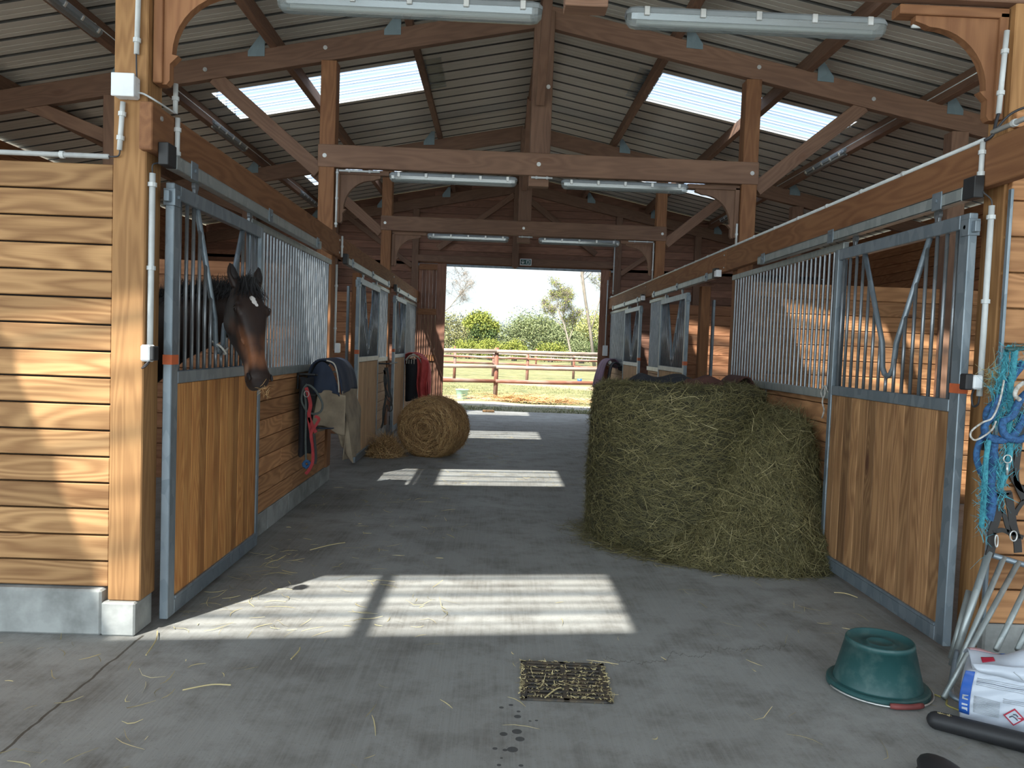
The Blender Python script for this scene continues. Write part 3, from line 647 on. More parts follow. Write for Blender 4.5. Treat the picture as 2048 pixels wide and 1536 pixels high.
fr = ['barred stall front on the right behind the big hay bale', 'barred panel of the middle right stall above the hay bale', 'last barred panel on the right by the far doorway']
for i, (a, b_) in enumerate(FL): stall_front('left', a, b_, 'plank_mid' if i == 0 else 'door_pale', fl[i], (30, 18, 30)[i])
for i, (a, b_) in enumerate(FR): stall_front('right', a, b_, 'plank_mid' if i == 0 else 'door_pale', fr[i], (30, 14, 28)[i])
for i, (a, b_) in enumerate(((4.0, 7.25), (8.6, 11.9), (12.8, 15.9))):
    stall_track('left', a, b_, w3[i]+' sliding door track under the left stall beam')
for i, (a, b_) in enumerate(((3.98, 7.1), (8.6, 11.9), (12.9, 16.0))):
    stall_track('right', a, b_, w3[i]+' sliding door track under the right stall beam')
# curbs
for side, x in (('left', XL), ('right', XR)):
    s = 1 if side == 'left' else -1; mb = MB()
    segs = [(5.52, 8.42), (11.0, 12.82), (14.3, 17.0)] if side == 'left' else [(5.5, 8.42), (11.3, 12.9), (14.5, 17.0)]
    for (a, b_) in segs:
        yy = a
        while yy < b_-0.01: mb.box((min(x+s*0.0, x-s*0.16), yy+0.001, 0), (max(x, x-s*0.16), min(yy+0.62, b_)-0.001, 0.168), 1, 0.006); yy += 0.62
    struct(mb.build('baseboard_'+side, 'curb'))
# front walls that face the camera, left and right, with their curb
mb = MB(); boards_x(mb, 3.90, 3.94, -5.7, -1.885, 0.235, 2.32, 0.1303, 0.009)
struct(mb.build('wall_front_left', 'plank')); mb = MB(); mb.box((-5.7, 3.945, 0.2), (-1.885, 3.96, 2.3)); struct(mb.build('wall_lining_left', 'gap'))
mb = MB(); mb.box((-5.7, 3.86, 0), (-1.90, 4.02, 0.228), 0, 0.01); mb.box((-1.90, 3.86, 0), (-1.735, 4.06, 0.168), 0, 0.008); struct(mb.build('trim_20', 'curb'))
mb = MB(); boards_x(mb, 3.845, 3.88, 2.502, 6.4, 0.2, 2.74, 0.176, 0.009); struct(mb.build('wall_front_right', 'plank_mid')); mb = MB(); mb.box((2.66, 3.882, 0.2), (6.4, 3.89, 2.7)); struct(mb.build('wall_lining_right', 'gap'))
mb = MB(); mb.box((2.50, 3.835, 0), (6.4, 3.99, 0.196), 0, 0.01); struct(mb.build('trim_21', 'curb'))
# boarded partitions between the stalls
pn = 0
for (x0, x1, s) in ((XOL+0.03, -1.89, -1), (2.66, XOR-0.03, 1)):
    for y in (8.28, 12.68):
        pn += 1; mb = MB(); boards_x(mb, y-0.03, y+0.03, x0, x1, 0.2, 2.28, 0.16, 0.007); mb.box((x0, y-0.04, 0), (x1, y+0.04, 0.2)); mb.box((x0, y-0.005, 0.2), (x1, y+0.005, 2.2), 0, 0.001)
        struct(mb.build('wall_partition_%d' % pn, 'plank_red' if (pn % 2 == 1 and s < 0) else 'plank_red' if s < 0 or y > 10 else 'plank_mid'))
# jamb posts beside the open middle doorways, with their steel channel
for (x, y, lb) in ((-1.81, 10.18, 'brown door post in the open gap left of the middle left stall'), (2.70, 10.18, 'brown door post beside the open gap of the middle right stall')):
    s = 1 if x < 0 else -1
    t = thing('door_post', (x, y, 0), lb, 'post')
    mb = MB(); mb.box((x-0.06, y+0.0, 0), (x+0.06, y+0.12, 2.375), 2); mb.build('timber', 'beam', t)
    mb = MB(); mb.box((x-s*0.12, y-0.03, 0), (x-s*0.09, y+0.03, 2.2), 2, 0.002); mb.build('steel_channel', 'galv', t)
# left & right leaves of the far doorway
def far_leaf(x0, x1, label, stile_right=True):
    t = thing('barn_door', ((x0+x1)/2, 17.0, 0.02), label, 'barn door', 'leaves of the far barn doorway'); y = 16.99
    mb = MB(); xx = x0
    while xx < x1-0.01: mb.box((xx+0.001, y-0.005, 0.03), (min(xx+0.075, x1)-0.001, y+0.02, 3.18), 2, 0.004); xx += 0.075
    mb.build('boards', 'gable', t)
    mb = MB(); mb.box((x1-0.19, y-0.035, 0.02), (x1, y-0.006, 3.22), 2) if stile_right else mb.box((x0, y-0.035, 0.02), (x0+0.17, y-0.006, 3.22), 2)
    mb.box((x0 if not stile_right else x1-0.03, y-0.006, 0.02), (x0+0.03 if not stile_right else x1, y+0.03, 3.22), 2)
    mb.build('stile', 'gable', t)
    for z in (0.05, 1.13, 2.12, 3.08):
        mb = MB(); a, b_ = (x0, x1-0.19) if stile_right else (x0+0.17, x1); mb.box((a, y-0.03, z), (b_, y-0.006, z+0.13), 0); mb.build('rail', 'beam', t)
far_leaf(-1.70, -1.115, 'brown boarded barn door leaf left of the far doorway', True)
far_leaf(2.208, 2.42, 'brown boarded barn door leaf right of the far doorway, mostly hidden', False)
mb = MB(); mb.bar((OL-0.3, 17.055, 3.20), (OR+0.3, 17.055, 3.20), 0.03, 0.05); tag(mb.build('door_track', 'galv'), 'long steel track over the far barn doorway', 'track')

# ------------------------------------------------------------------ lamps, conduits, boxes
def lamp(c, length, label, axis=0, rx=0.0, flip=1):
    t = thing('fluorescent_lamp', c, label, 'lamp', 'sealed fluorescent lamps'); h = length/2
    def pr(w, z0, z1, inset, n=8):
        mb = MB(); pf = []
        for i in range(n+1):
            a = PI*i/n; pf.append((w*math.cos(a), z0+(z1-z0)*math.sin(a)**0.7))
        poly = pf
        vs = []; rows = []
        for (x, sc) in ((-h+inset, 0.55), (-h+inset+0.02, 0.9), (-h+inset+0.05, 1), (h-inset-0.05, 1), (h-inset-0.02, 0.9), (h-inset, 0.55)):
            rows.append(len(vs)); vs += [(x, p*sc, z0+(q-z0)*sc) for p, q in poly]
        m_ = len(poly); fs = [tuple(rows[0]+j for j in range(m_))[::-1], tuple(rows[-1]+j for j in range(m_))]
        for a in range(len(rows)-1):
            for j in range(m_): fs.append((rows[a]+j, rows[a]+(j+1) % m_, rows[a+1]+(j+1) % m_, rows[a+1]+j))
        mb.add(vs, fs); return mb
    R = Matrix.Rotation(rx, 4, 'Y') if axis == 0 else Matrix.Rotation(PI/2, 4, 'Z') @ Matrix.Rotation(0, 4, 'X')
    R = Matrix.Translation(c) @ R @ (Matrix.Rotation(rx, 4, 'X') if axis else Matrix.Identity(4))
    def put(mb, name, mat, sm=True):
        mb.v = [tuple(R @ Vector(p)) for p in mb.v]; return mb.build(name, mat, t, smooth=sm)
    put(pr(0.055, 0.0, 0.045, 0.0), 'housing', 'lampbody', False)
    put(pr(0.052, 0.0, -0.062, 0.004), 'clear_cover', 'diffuser', False)
    mb = MB(); mb.tube([(-h+0.06, 0.015, -0.022), (h-0.06, 0.015, -0.022)], 0.013, 10); put(mb, 'tube', 'tube')
    mb = MB(); mb.box((-h+0.04, -0.04, -0.004), (h-0.04, 0.04, 0.0)); put(mb, 'reflector', 'lampbody', False)
    for i in range(5):
        x = -h+0.10+(length-0.2)*i/4
        for sy in (-1, 1):
            mb = MB(); mb.box((x-0.014, sy*0.055-0.006, -0.014), (x+0.014, sy*0.055+0.006, 0.03), 2, 0.002); put(mb, 'clip', 'bolt', False)
    return t
lamp((1.262, 4.06, 3.195), 1.33, 'sealed strip lamp across the top right of the photo under the nearest tie beam')
lamp((-0.49, 4.06, 3.195), 1.33, 'sealed strip lamp cut by the top edge under the nearest tie beam')
lamp((-0.50, 8.25, 3.215), 1.32, 'strip lamp under the middle tie beam, left of centre')
lamp((1.28, 8.25, 3.215), 1.32, 'strip lamp under the middle tie beam, right of centre')
lamp((-0.50, 12.65, 3.215), 1.30, 'strip lamp under the far tie beam, left of centre')
lamp((1.27, 12.65, 3.215), 1.30, 'strip lamp under the far tie beam, right of centre')
xl_, xr_ = XC-4.18, XC+4.18
for (x, y, lb, sg) in ((xl_+0.07, 6.75, 'strip lamp on the low left purlin near the top left corner', 1), (xl_+0.07, 10.95, 'strip lamp on the low left purlin beyond the left skylight', 1), (xl_+0.07, 15.5, 'small far strip lamp on the low left purlin', 1),
                    (xr_-0.07, 11.0, 'sunlit strip lamp on the low right purlin', -1), (xr_-0.07, 15.4, 'small far strip lamp on the low right purlin by the bracket', -1)):
    lamp((x, y, zsh(x)-0.175), 1.3, lb, 1, sg*0.5)
def conduit(pts, label, r=0.0125, clips=3, mat='pvc', name='conduit_pipe', clipmat='pvc'):
    P0_ = [Vector(p) for p in pts]; c = (min(p.x for p in P0_)+max(p.x for p in P0_))/2, (min(p.y for p in P0_)+max(p.y for p in P0_))/2, min(p.z for p in P0_)
    t = thing(name, c, label, 'pipe', 'white electrical conduits'); mb = MB(); mb.tube(P0_, r, 10); mb.build('pipe', mat, t, smooth=True)
    for i in range(clips):
        f_ = (i+0.5)/clips if clips < 3 else (0.06+0.88*i/(clips-1)); k_ = f_*(len(P0_)-1); i0 = min(int(k_), len(P0_)-2); p = P0_[i0].lerp(P0_[i0+1], k_-i0); d_ = (P0_[i0+1]-P0_[i0]).normalized()
        mb = MB(); mb.tube([p-d_*0.010, p+d_*0.010], r*1.45, 10); mb.build('clip', clipmat, t, smooth=False)
    return t
conduit([(-5.6, 3.885, 2.345), (-1.90, 3.885, 2.345)], 'long white conduit lying along the top of the left board wall', clips=6)
conduit([(-1.765, 3.865, 2.83), (-1.745, 3.865, 3.9)], 'white conduit climbing the near left post above the junction box', clips=3)
conduit([WY(246, 204, 3.865), WY(239, 300, 3.865)], 'short white conduit below the junction box on the near left post', clips=2)
conduit([(-1.660, 4.10, 2.60), (-1.660, 4.10, 2.36)], 'short white conduit crossing the near end of the left beam', clips=2)
conduit([(-1.685, 4.13, 2.63), (-1.685, 4.13, 2.78)], 'stub of white conduit under the near left bracket', clips=1)
conduit([(-1.703, 3.915, 2.28), (-1.703, 3.915, 1.36)], 'tall white conduit beside the golden door ending at a switch', clips=3, r=0.015)
conduit([(2.03, 3.99, 3.185), (2.42, 3.99, 3.185)], 'short white conduit under the tie beam at the top right corner', clips=2)
conduit([(2.44, 3.87, 3.13), (2.425, 3.87, 2.73)], 'white conduit running down the near right post beside the bracket', clips=2)
conduit([(2.375, 3.90, 2.60), (2.375, 3.90, 2.39)], 'short white conduit crossing the near right beam', clips=2)
conduit([(2.415, 3.86, 2.28), (2.415, 3.86, 1.34)], 'tall white conduit beside the brown door ending above the ropes', clips=3, r=0.014)
conduit([(2.40, 3.93, 2.618), (2.40, 16.9, 2.618)], 'grey conduit lying along the whole top of the right stall beam', clips=22, r=0.011)
conduit([(2.395, 3.2, 2.635), (2.395, 3.86, 2.635)], 'white conduit on the beam at the right edge of the photo', clips=2)
conduit([(-1.735, 4.2, 2.612), (-1.735, 16.9, 2.612)], 'thin pale conduit along the top of the left stall beam', clips=16, r=0.007)
conduit([(-1.685, 8.18, 3.25), (-1.685, 8.18, 2.66)], 'white conduit down the second left post beside the bracket', clips=3, r=0.011)
conduit([(-1.665, 8.17, 3.235), (-1.25, 8.17, 3.235)], 'white conduit under the middle tie beam above the left bracket', clips=2, r=0.011)
conduit([(-1.66, 8.40, 2.60), (-1.66, 8.40, 2.38)], 'short white conduit at the joint of the left beams', clips=1, r=0.011)
conduit([(-1.71, 8.40, 2.3), (-1.71, 8.40, 1.40)], 'white conduit ending at the switch by the open left stall', clips=2, r=0.012)
conduit([(0.30, 8.17, 3.245), (0.52, 8.17, 3.245)], 'tiny white conduit between the two middle lamps', clips=2, r=0.011)
conduit([(0.30, 12.57, 3.245), (0.52, 12.57, 3.245)], 'tiny white conduit between the two far lamps', clips=2, r=0.011)
conduit([(2.05, 12.57, 3.245), (2.45, 12.57, 3.245)], 'white conduit under the far tie beam above the right bracket', clips=2, r=0.011)
conduit([(2.455, 12.57, 3.23), (2.455, 12.57, 2.66)], 'white conduit down the third right post', clips=2, r=0.011)
conduit([(2.455, 8.18, 2.86), (2.455, 8.18, 2.64)], 'short white conduit below the right bracket of the middle truss', clips=1, r=0.011)
conduit([(2.46, 16.85, 3.9), (2.46, 16.85, 2.7)], 'upper white conduit on the far gable right of the doorway', clips=3, r=0.014)
conduit([(2.35, 16.9, 3.0), (2.35, 16.9, 1.5)], 'lower white conduit on the far gable beside the doorway', clips=3, r=0.014)
for (q, sg) in ((xl_, 1), (xr_, -1)):
    conduit([(q+sg*0.05, 4.1, zsh(q)-0.10), (q+sg*0.05, 16.9, zsh(q)-0.10)], 'thin pale conduit along the low %s purlin' % ('left' if sg > 0 else 'right'), clips=10, r=0.009)
def ebox(lo, hi, label, name='junction_box', blk=None):
    c = [(a+b_)/2 for a, b_ in zip(lo, hi)]; t = thing(name, (c[0], c[1], lo[2]), label, 'electrical box', 'electrical boxes and switches')
    mb = MB(); mb.box(lo, hi, None, 0.008); mb.build('body', 'white', t)
    mb = MB()
    if blk: mb.box(blk[0], blk[1], None, 0.006); mb.build('black_knob', 'black', t)
    else: mb.box((lo[0]-0.002, lo[1]-0.012, lo[2]-0.002), (hi[0]+0.002, lo[1], hi[2]+0.002), None, 0.006); mb.build('lid', 'white', t)
    return t
j = WY(250, 172, 3.83)
ebox((j[0]-0.052, 3.815, j[2]-0.052), (j[0]+0.052, 3.878, j[2]+0.052), 'square grey white junction box on the near left post')
ebox((-1.70, 3.80, 1.365), (-1.655, 3.87, 1.445), 'shiny white switch box beside the golden stall door', 'switch_box', ((-1.655, 3.80, 1.37), (-1.635, 3.86, 1.44)))
ebox((2.345, 3.80, 1.375), (2.395, 3.86, 1.445), 'black and white switch box beside the brown stall door', 'switch_box', ((2.308, 3.80, 1.37), (2.344, 3.86, 1.45)))
ebox((-1.70, 8.36, 1.37), (-1.65, 8.42, 1.47), 'small white switch by the open left stall', 'switch_box', None)
ebox((2.325, 8.41, 2.33), (2.38, 8.49, 2.40), 'small white box at the end of the middle right door track', 'track_box', None)
ebox((2.325, 12.71, 2.33), (2.38, 12.79, 2.40), 'small white box at the end of the far right door track', 'track_box', None)
ebox((2.42, 16.86, 2.55), (2.52, 16.95, 2.66), 'white box on the far gable above the right beam', 'junction_box', None)
ebox((2.30, 16.86, 1.38), (2.40, 16.93, 1.6), 'grey meter box low on the far gable', 'junction_box', None)
def cable(pts, label, r=0.004, mat='cable'):
    mb = MB(); mb.tube(smoothpath(pts, 6), r, 6); return tag(mb.build('cable', mat, smooth=True), label, 'cable', 'loose electrical cables')
def smoothpath(pts, k=6):
    P_ = [Vector(p) for p in pts]; out = []
    for i in range(len(P_)-1):
        p0, p1, p2, p3 = P_[max(i-1, 0)], P_[i], P_[i+1], P_[min(i+2, len(P_)-1)]
        for j in range(k):
            t_ = j/k; out.append(0.5*((2*p1)+(p2-p0)*t_+(2*p0-5*p1+4*p2-p3)*t_*t_+(3*p1-p0-3*p2+p3)*t_**3))
    return out+[P_[-1]]
cable([(j[0]+0.05, 3.86, j[2]+0.02), (-1.76, 3.86, j[2]+0.05), (-1.765, 3.862, 2.84)], 'dark cable from the junction box to the conduit above it')
cable([(j[0]+0.05, 3.86, j[2]-0.02), (-1.72, 3.86, 2.64), (-1.67, 3.9, 2.615), (-1.655, 4.05, 2.61)], 'pale cable from the junction box over the beam end', 0.005, 'pvc')
cable([(j[0], 3.865, j[2]-0.05), (j[0]-0.005, 3.865, 2.62)], 'short dark cable under the junction box')
cable([WY(240, 300, 3.865), WY(236, 312, 3.87), (-1.905, 3.885, 2.345)], 'dark cable linking the conduits at the top of the board wall')
cable([(-1.703, 3.915, 2.28), (-1.70, 3.91, 2.32), (-1.68, 3.93, 2.335), (-1.65, 3.95, 2.36)], 'grey cable bent over to the nearest door track')
cable([(-1.703, 3.9, 1.36), (-1.72, 3.87, 1.33), (-1.69, 3.84, 1.34), (-1.67, 3.85, 1.37)], 'thin cable looping under the switch box on the left')
cable([(2.425, 3.87, 2.73), (2.41, 3.86, 2.69), (2.39, 3.85, 2.62), (2.37, 3.88, 2.60)], 'dark cable bundle beside the near right bracket', 0.008)
cable([(2.39, 3.85, 2.62), (2.43, 3.80, 2.70), (2.50, 3.75, 2.735), (2.62, 3.7, 2.75)], 'pair of dark cables arching to the right edge of the photo', 0.006)
cable([(2.375, 3.9, 2.39), (2.38, 3.88, 2.35), (2.41, 3.86, 2.31), (2.415, 3.86, 2.27)], 'dark cable between the two conduits on the right')
cable([(2.415, 3.86, 1.34), (2.41, 3.86, 1.30), (2.38, 3.85, 1.29), (2.37, 3.85, 1.34), (2.37, 3.83, 1.38)], 'dark cable loop under the right switch box', 0.005)
# exit sign
t = thing('exit_sign', (0.575, 16.93, 3.25), 'small green and white exit sign above the far doorway', 'sign')
mb = MB(); mb.box((0.45, 16.93, 3.25), (0.70, 16.97, 3.39), 0, 0.006); mb.build('housing', 'white', t)
mb = MB(); mb.box((0.468, 16.924, 3.266), (0.682, 16.931, 3.374), 0, 0.001); pl_ = mb.build('green_plate', 'sign', t)
mb = MB(); y = 16.920
mb.box((0.510, y, 3.29), (0.518, y+0.004, 3.36), 2, 0.001); mb.bar((0.514, y+0.002, 3.285), (0.484, y+0.002, 3.325), 0.004, 0.010); mb.bar((0.514, y+0.002, 3.285), (0.544, y+0.002, 3.325), 0.004, 0.010)
mb.build('arrow', 'white', t)
mb = MB(); mb.box((0.59, y, 3.285), (0.602, y+0.004, 3.358), 2, 0.001); mb.box((0.59, y, 3.348), (0.655, y+0.004, 3.358), 0, 0.001); mb.box((0.643, y, 3.285), (0.655, y+0.004, 3.358), 2, 0.001); mb.box((0.610, y, 3.278), (0.640, y+0.004, 3.286), 0, 0.001)
mb.build('door_symbol', 'white', t)

# ------------------------------------------------------------------ hay and straw
def vnoise(P, sc, seed=0):
    """smooth pseudo noise for numpy points"""
    r = np.random.default_rng(seed); out = np.zeros(len(P))
    for i in range(7):
        k = r.normal(size=3)*sc*(1+0.6*i); out += np.sin(P @ k + r.uniform(0, 6.28))/(1+0.5*i)
    return out/3.0
def sample(V, F, n, r):
    V = np.asarray(V, float); T = []
    for f in F:
        for i in range(1, len(f)-1): T.append((f[0], f[i], f[i+1]))
    T = np.array(T); a, b_, c = V[T[:, 0]], V[T[:, 1]], V[T[:, 2]]; cr = np.cross(b_-a, c-a); ar = np.linalg.norm(cr, axis=1)
    k = r.choice(len(T), n, p=ar/ar.sum()); u = r.random((n, 2)); su = np.sqrt(u[:, :1]); v = u[:, 1:]
    return a[k]*(1-su)+b_[k]*su*(1-v)+c[k]*su*v, cr[k]/(ar[k][:, None]+1e-12)
def strands(name, mat, P, Nn, T, parent, lmin, lmax, w, lift=0.25, curl=0.5, r=None, floor=None, seg=4, tint=None, sag=0.0):
    """thin curved blades starting at P, running along T and lifting along Nn"""
    n = len(P); r = r or rng
    ln = r.uniform(lmin, lmax, (n, 1)); T = T/(np.linalg.norm(T, axis=1, keepdims=True)+1e-9)
    cv = r.normal(size=(n, 3))*curl; rows = []
    lf = r.uniform(-0.15, 1, (n, 1))*lift
    for i in range(seg):
        t_ = i/(seg-1); q = P+(T*(t_-0.5)+Nn*(lf*t_*(1.3-t_)+0.01)+cv*(t_-0.5)**2*0.9)*ln; q[:, 2] -= sag*ln[:, 0]*t_*t_
        if floor is not None: q[:, 2] = np.maximum(q[:, 2], floor+0.001+0.004*r.random(n))
        rows.append(q)
    side = np.cross(T, Nn); side /= (np.linalg.norm(side, axis=1, keepdims=True)+1e-9); side = side*r.uniform(0.4, 1, (n, 1))+Nn*r.normal(size=(n, 1))*0.5
    side /= np.linalg.norm(side, axis=1, keepdims=True); ww = w*r.uniform(0.6, 1.3, (n, 1))
    V = np.zeros((n, seg*2, 3))
    for i in range(seg):
        k = ww*(1.0 if 0 < i < seg-1 else 0.5); V[:, 2*i] = rows[i]-side*k/2; V[:, 2*i+1] = rows[i]+side*k/2
    if floor is not None: V[:, :, 2] = np.maximum(V[:, :, 2], floor+0.0008)
    base_ = (np.arange(n)*seg*2)[:, None]; F = np.concatenate([base_+np.array([2*i, 2*i+1, 2*i+3, 2*i+2]) for i in range(seg-1)], 0)
    V = V.reshape(-1, 3)
    org = Vector(parent['_o']) if parent is not None else Vector((0, 0, 0))
    me = D.meshes.new(name); me.vertices.add(len(V)); me.vertices.foreach_set('co', (V-np.array(org)).ravel())
    me.loops.add(F.size); me.loops.foreach_set('vertex_index', F.ravel().astype(np.int32)); me.polygons.add(len(F))
    me.polygons.foreach_set('loop_start', np.arange(len(F), dtype=np.int32)*4); me.polygons.foreach_set('loop_total', np.full(len(F), 4, dtype=np.int32))
    me.update(calc_edges=True)
    tt = r.random(n) if tint is None else tint
    a = me.attributes.new('tint', 'FLOAT', 'POINT'); a.data.foreach_set('value', np.repeat(tt, seg*2).astype(np.float32))
    me.materials.append(M[mat]); o = D.objects.new(name, me); col.objects.link(o)
    if parent is not None: o.parent = parent
    o['_o'] = tuple(org); o['kind'] = 'stuff'
    return o
def blob(fn, nu, nv):
    mb = MB(); vs = []; fs = []
    for j in range(nv):
        for i in range(nu): vs.append(fn(2*PI*i/nu, j/(nv-1)))
    for j in range(nv-1):
        for i in range(nu): fs.append((j*nu+i, j*nu+(i+1) % nu, (j+1)*nu+(i+1) % nu, (j+1)*nu+i))
    V = np.array(vs); return V, fs
def core(V, fs, name, mat, parent):
    mb = MB(); mb.add([tuple(p) for p in V], fs); return mb.build(name, mat, parent, smooth=True)
# big green bale standing on its flat end
bc = (1.50, 6.40)
t = thing('round_hay_bale', (bc[0], bc[1], 0), 'big green grey round hay bale standing on end in the aisle', 'hay bale')
def fb(a, v):
    prof = [(0.0, 0.0), (0.66, 0.0), (0.70, 0.08), (0.695, 0.3), (0.70, 0.6), (0.69, 0.9), (0.685, 1.1), (0.665, 1.20), (0.60, 1.235), (0.3, 1.24), (0.0, 1.24)]
    k = v*(len(prof)-1); i = min(int(k), len(prof)-2); f_ = k-i; r_ = prof[i][0]*(1-f_)+prof[i+1][0]*f_; z_ = prof[i][1]*(1-f_)+prof[i+1][1]*f_
    return (bc[0]+r_*math.cos(a), bc[1]+r_*math.sin(a), z_)
V, F = blob(fb, 72, 41); Pn = V-np.array([bc[0], bc[1], 0.6]); V = V+Pn/np.linalg.norm(Pn+1e-9, axis=1, keepdims=True)*(vnoise(V, 5, 1)*0.022)[:, None]; V[:, 2] = np.maximum(V[:, 2], 0)
core(V, F, 'packed_core', 'hay_core', t)
Ps, Ns = sample(V, F, 42000, rng); keep = ~((Ps[:, 1] > bc[1]+0.35) & (rng.random(len(Ps)) < 0.7)); Ps, Ns = Ps[keep], Ns[keep]
Tn = np.cross(np.array([0, 0, 1.0]), Ns)+rng.normal(size=Ps.shape)*0.55; Tn -= Ns*(Tn*Ns).sum(1, keepdims=True)
tn = np.clip(rng.beta(2, 2.2, len(Ps))+vnoise(Ps, 3, 9)*0.10, 0, 1)
strands('hay_stalks', 'hay', Ps, Ns, Tn, t, 0.05, 0.16, 0.0032, 0.30, 0.8, floor=0.0, tint=tn)
# unrolled heap leaning between the bale and the right stall front
t = thing('hay_heap', (2.0, 5.9, 0), 'loose heap of green hay slumped between the big bale and the right stall', 'hay heap')
def fh(a, v):
    z_ = 1.09*v; r_ = 0.42*(1-v**5.0)**0.5*(1.0-0.14*v); fl = 1+0.30*max(0, 1-v*3)**1.2; ca = math.cos(a)
    cx, cy = 2.06+0.07*v, 5.86+0.16*v; x = cx+r_*fl*ca*(1.0 if ca > 0 else 0.92+0.75*(1-v)**2); y = cy+r_*fl*math.sin(a)*1.15
    return (min(x, 2.415), y, z_)
V, F = blob(fh, 64, 30); V = V.copy(); nz = vnoise(V, 6, 4)*0.04; V[:, 0] += nz; V[:, 1] += nz*np.sign(V[:, 1]-5.9); V[:, 2] = np.maximum(V[:, 2]+nz*0.3*(V[:, 2] > 0.05), 0); V[:, 0] = np.minimum(V[:, 0], 2.425)
core(V, F, 'packed_core', 'hay_core', t)
Ps, Ns = sample(V, F, 24000, rng); Ns[Ns[:, 2] < -0.2] *= -1
Tn = rng.normal(size=Ps.shape)+np.array([0.2, -0.3, -0.7]); Tn -= Ns*(Tn*Ns).sum(1, keepdims=True)
tn = np.clip(rng.beta(2.2, 1.9, len(Ps)), 0, 1)
o = strands('hay_stalks', 'hay', Ps, Ns, Tn, t, 0.07, 0.24, 0.0034, 0.35, 0.9, floor=0.0, tint=tn)
co_ = np.zeros(len(o.data.vertices)*3); o.data.vertices.foreach_get('co', co_); co_ = co_.reshape(-1, 3); co_[:, 0] = np.minimum(co_[:, 0], 2.424-2.0); o.data.vertices.foreach_set('co', co_.ravel())
# litter of hay round the foot of the bale
nn = 2600; a = rng.uniform(PI*0.85, PI*2.05, nn); rr = 0.70+np.abs(rng.normal(size=nn))*0.11
Pl = np.stack([bc[0]+0.15+rr*np.cos(a)*1.08, bc[1]-0.05+rr*np.sin(a)*1.12, np.full(nn, 0.006)], 1); Pl[:, 0] = np.minimum(Pl[:, 0], 2.3)
t2 = thing('hay_litter', (1.5, 6.0, 0), 'scattered stalks of green hay round the foot of the big bale', 'hay')
strands('hay_stalks', 'hay', Pl, np.tile([0, 0, 1.0], (nn, 1)), rng.normal(size=(nn, 3))*[1, 1, 0.05], t2, 0.05, 0.2, 0.0032, 0.15, 0.5, floor=0.0, tint=rng.beta(2.5, 1.6, nn)); t2['kind'] = 'stuff'
# small golden bale on its side, spiral end to the camera
c0 = np.array([-0.80, 10.62, 0.375]); ax_ = np.array([-0.37, -0.929, 0.0]); e1 = np.array([0.929, -0.37, 0.0]); e2 = np.array([0, 0, 1.0])
t = thing('round_straw_bale', (c0[0], c0[1], 0), 'small golden round straw bale lying on its side with its spiral end showing', 'straw bale')
def fs_(a, v):
    prof = [(0, 0.30), (0.2, 0.30), (0.34, 0.29), (0.40, 0.255), (0.425, 0.18), (0.43, 0.0), (0.42, -0.18), (0.40, -0.26), (0.3, -0.3), (0, -0.3)]
    k = v*(len(prof)-1); i = min(int(k), len(prof)-2); f_ = k-i; r_ = prof[i][0]*(1-f_)+prof[i+1][0]*f_; h_ = prof[i][1]*(1-f_)+prof[i+1][1]*f_
    p = c0+ax_*h_*1.05+e1*r_*0.98*math.cos(a)+e2*r_*0.93*math.sin(a); p[2] = max(p[2], 0.0); return tuple(p)
V, F = blob(fs_, 72, 37); V = V+(V-c0)*(vnoise(V, 7, 3)*0.02)[:, None]; V[:, 2] = np.maximum(V[:, 2], 0)
core(V, F, 'packed_core', 'straw_core', t)
Ps, Ns = sample(V, F, 15000, rng); Ns *= np.sign((Ns*(Ps-c0)).sum(1))[:, None]; rad = Ps-c0; rad -= ax_*(rad@ax_)[:, None]
Tn = np.cross(ax_, rad); Tn /= np.linalg.norm(Tn, axis=1, keepdims=True)+1e-9; Tn = Tn+rng.normal(size=Ps.shape)*0.38; Tn -= Ns*(Tn*Ns).sum(1, keepdims=True)
rl = np.linalg.norm(rad, axis=1); tn = np.clip(rng.beta(1.6, 1.8, len(Ps))+0.16*np.sin(rl*85+vnoise(Ps, 6, 12)*5)*((Ps-c0)@ax_ > 0.2), 0, 1)
strands('straw_stalks', 'straw', Ps, Ns, Tn, t, 0.05, 0.18, 0.0045, 0.30, 0.6, floor=0.0, tint=tn)
t = thing('straw_heap', (-1.40, 10.45, 0), 'small pile of loose straw between the straw bale and the ribbed door', 'straw pile')
def fp(a, v): r_ = 0.24*(1-v)**0.6; return (-1.42+r_*math.cos(a)*0.95, 10.42+r_*math.sin(a)*1.3, 0.23*v)
V, F = blob(fp, 28, 10); core(V, F, 'packed_core', 'straw_core', t); Ps, Ns = sample(V, F, 2600, rng); Ns[Ns[:, 2] < 0] *= -1
strands('straw_stalks', 'straw', Ps, Ns, rng.normal(size=Ps.shape), t, 0.08, 0.28, 0.004, 0.4, 0.8, floor=0.0)
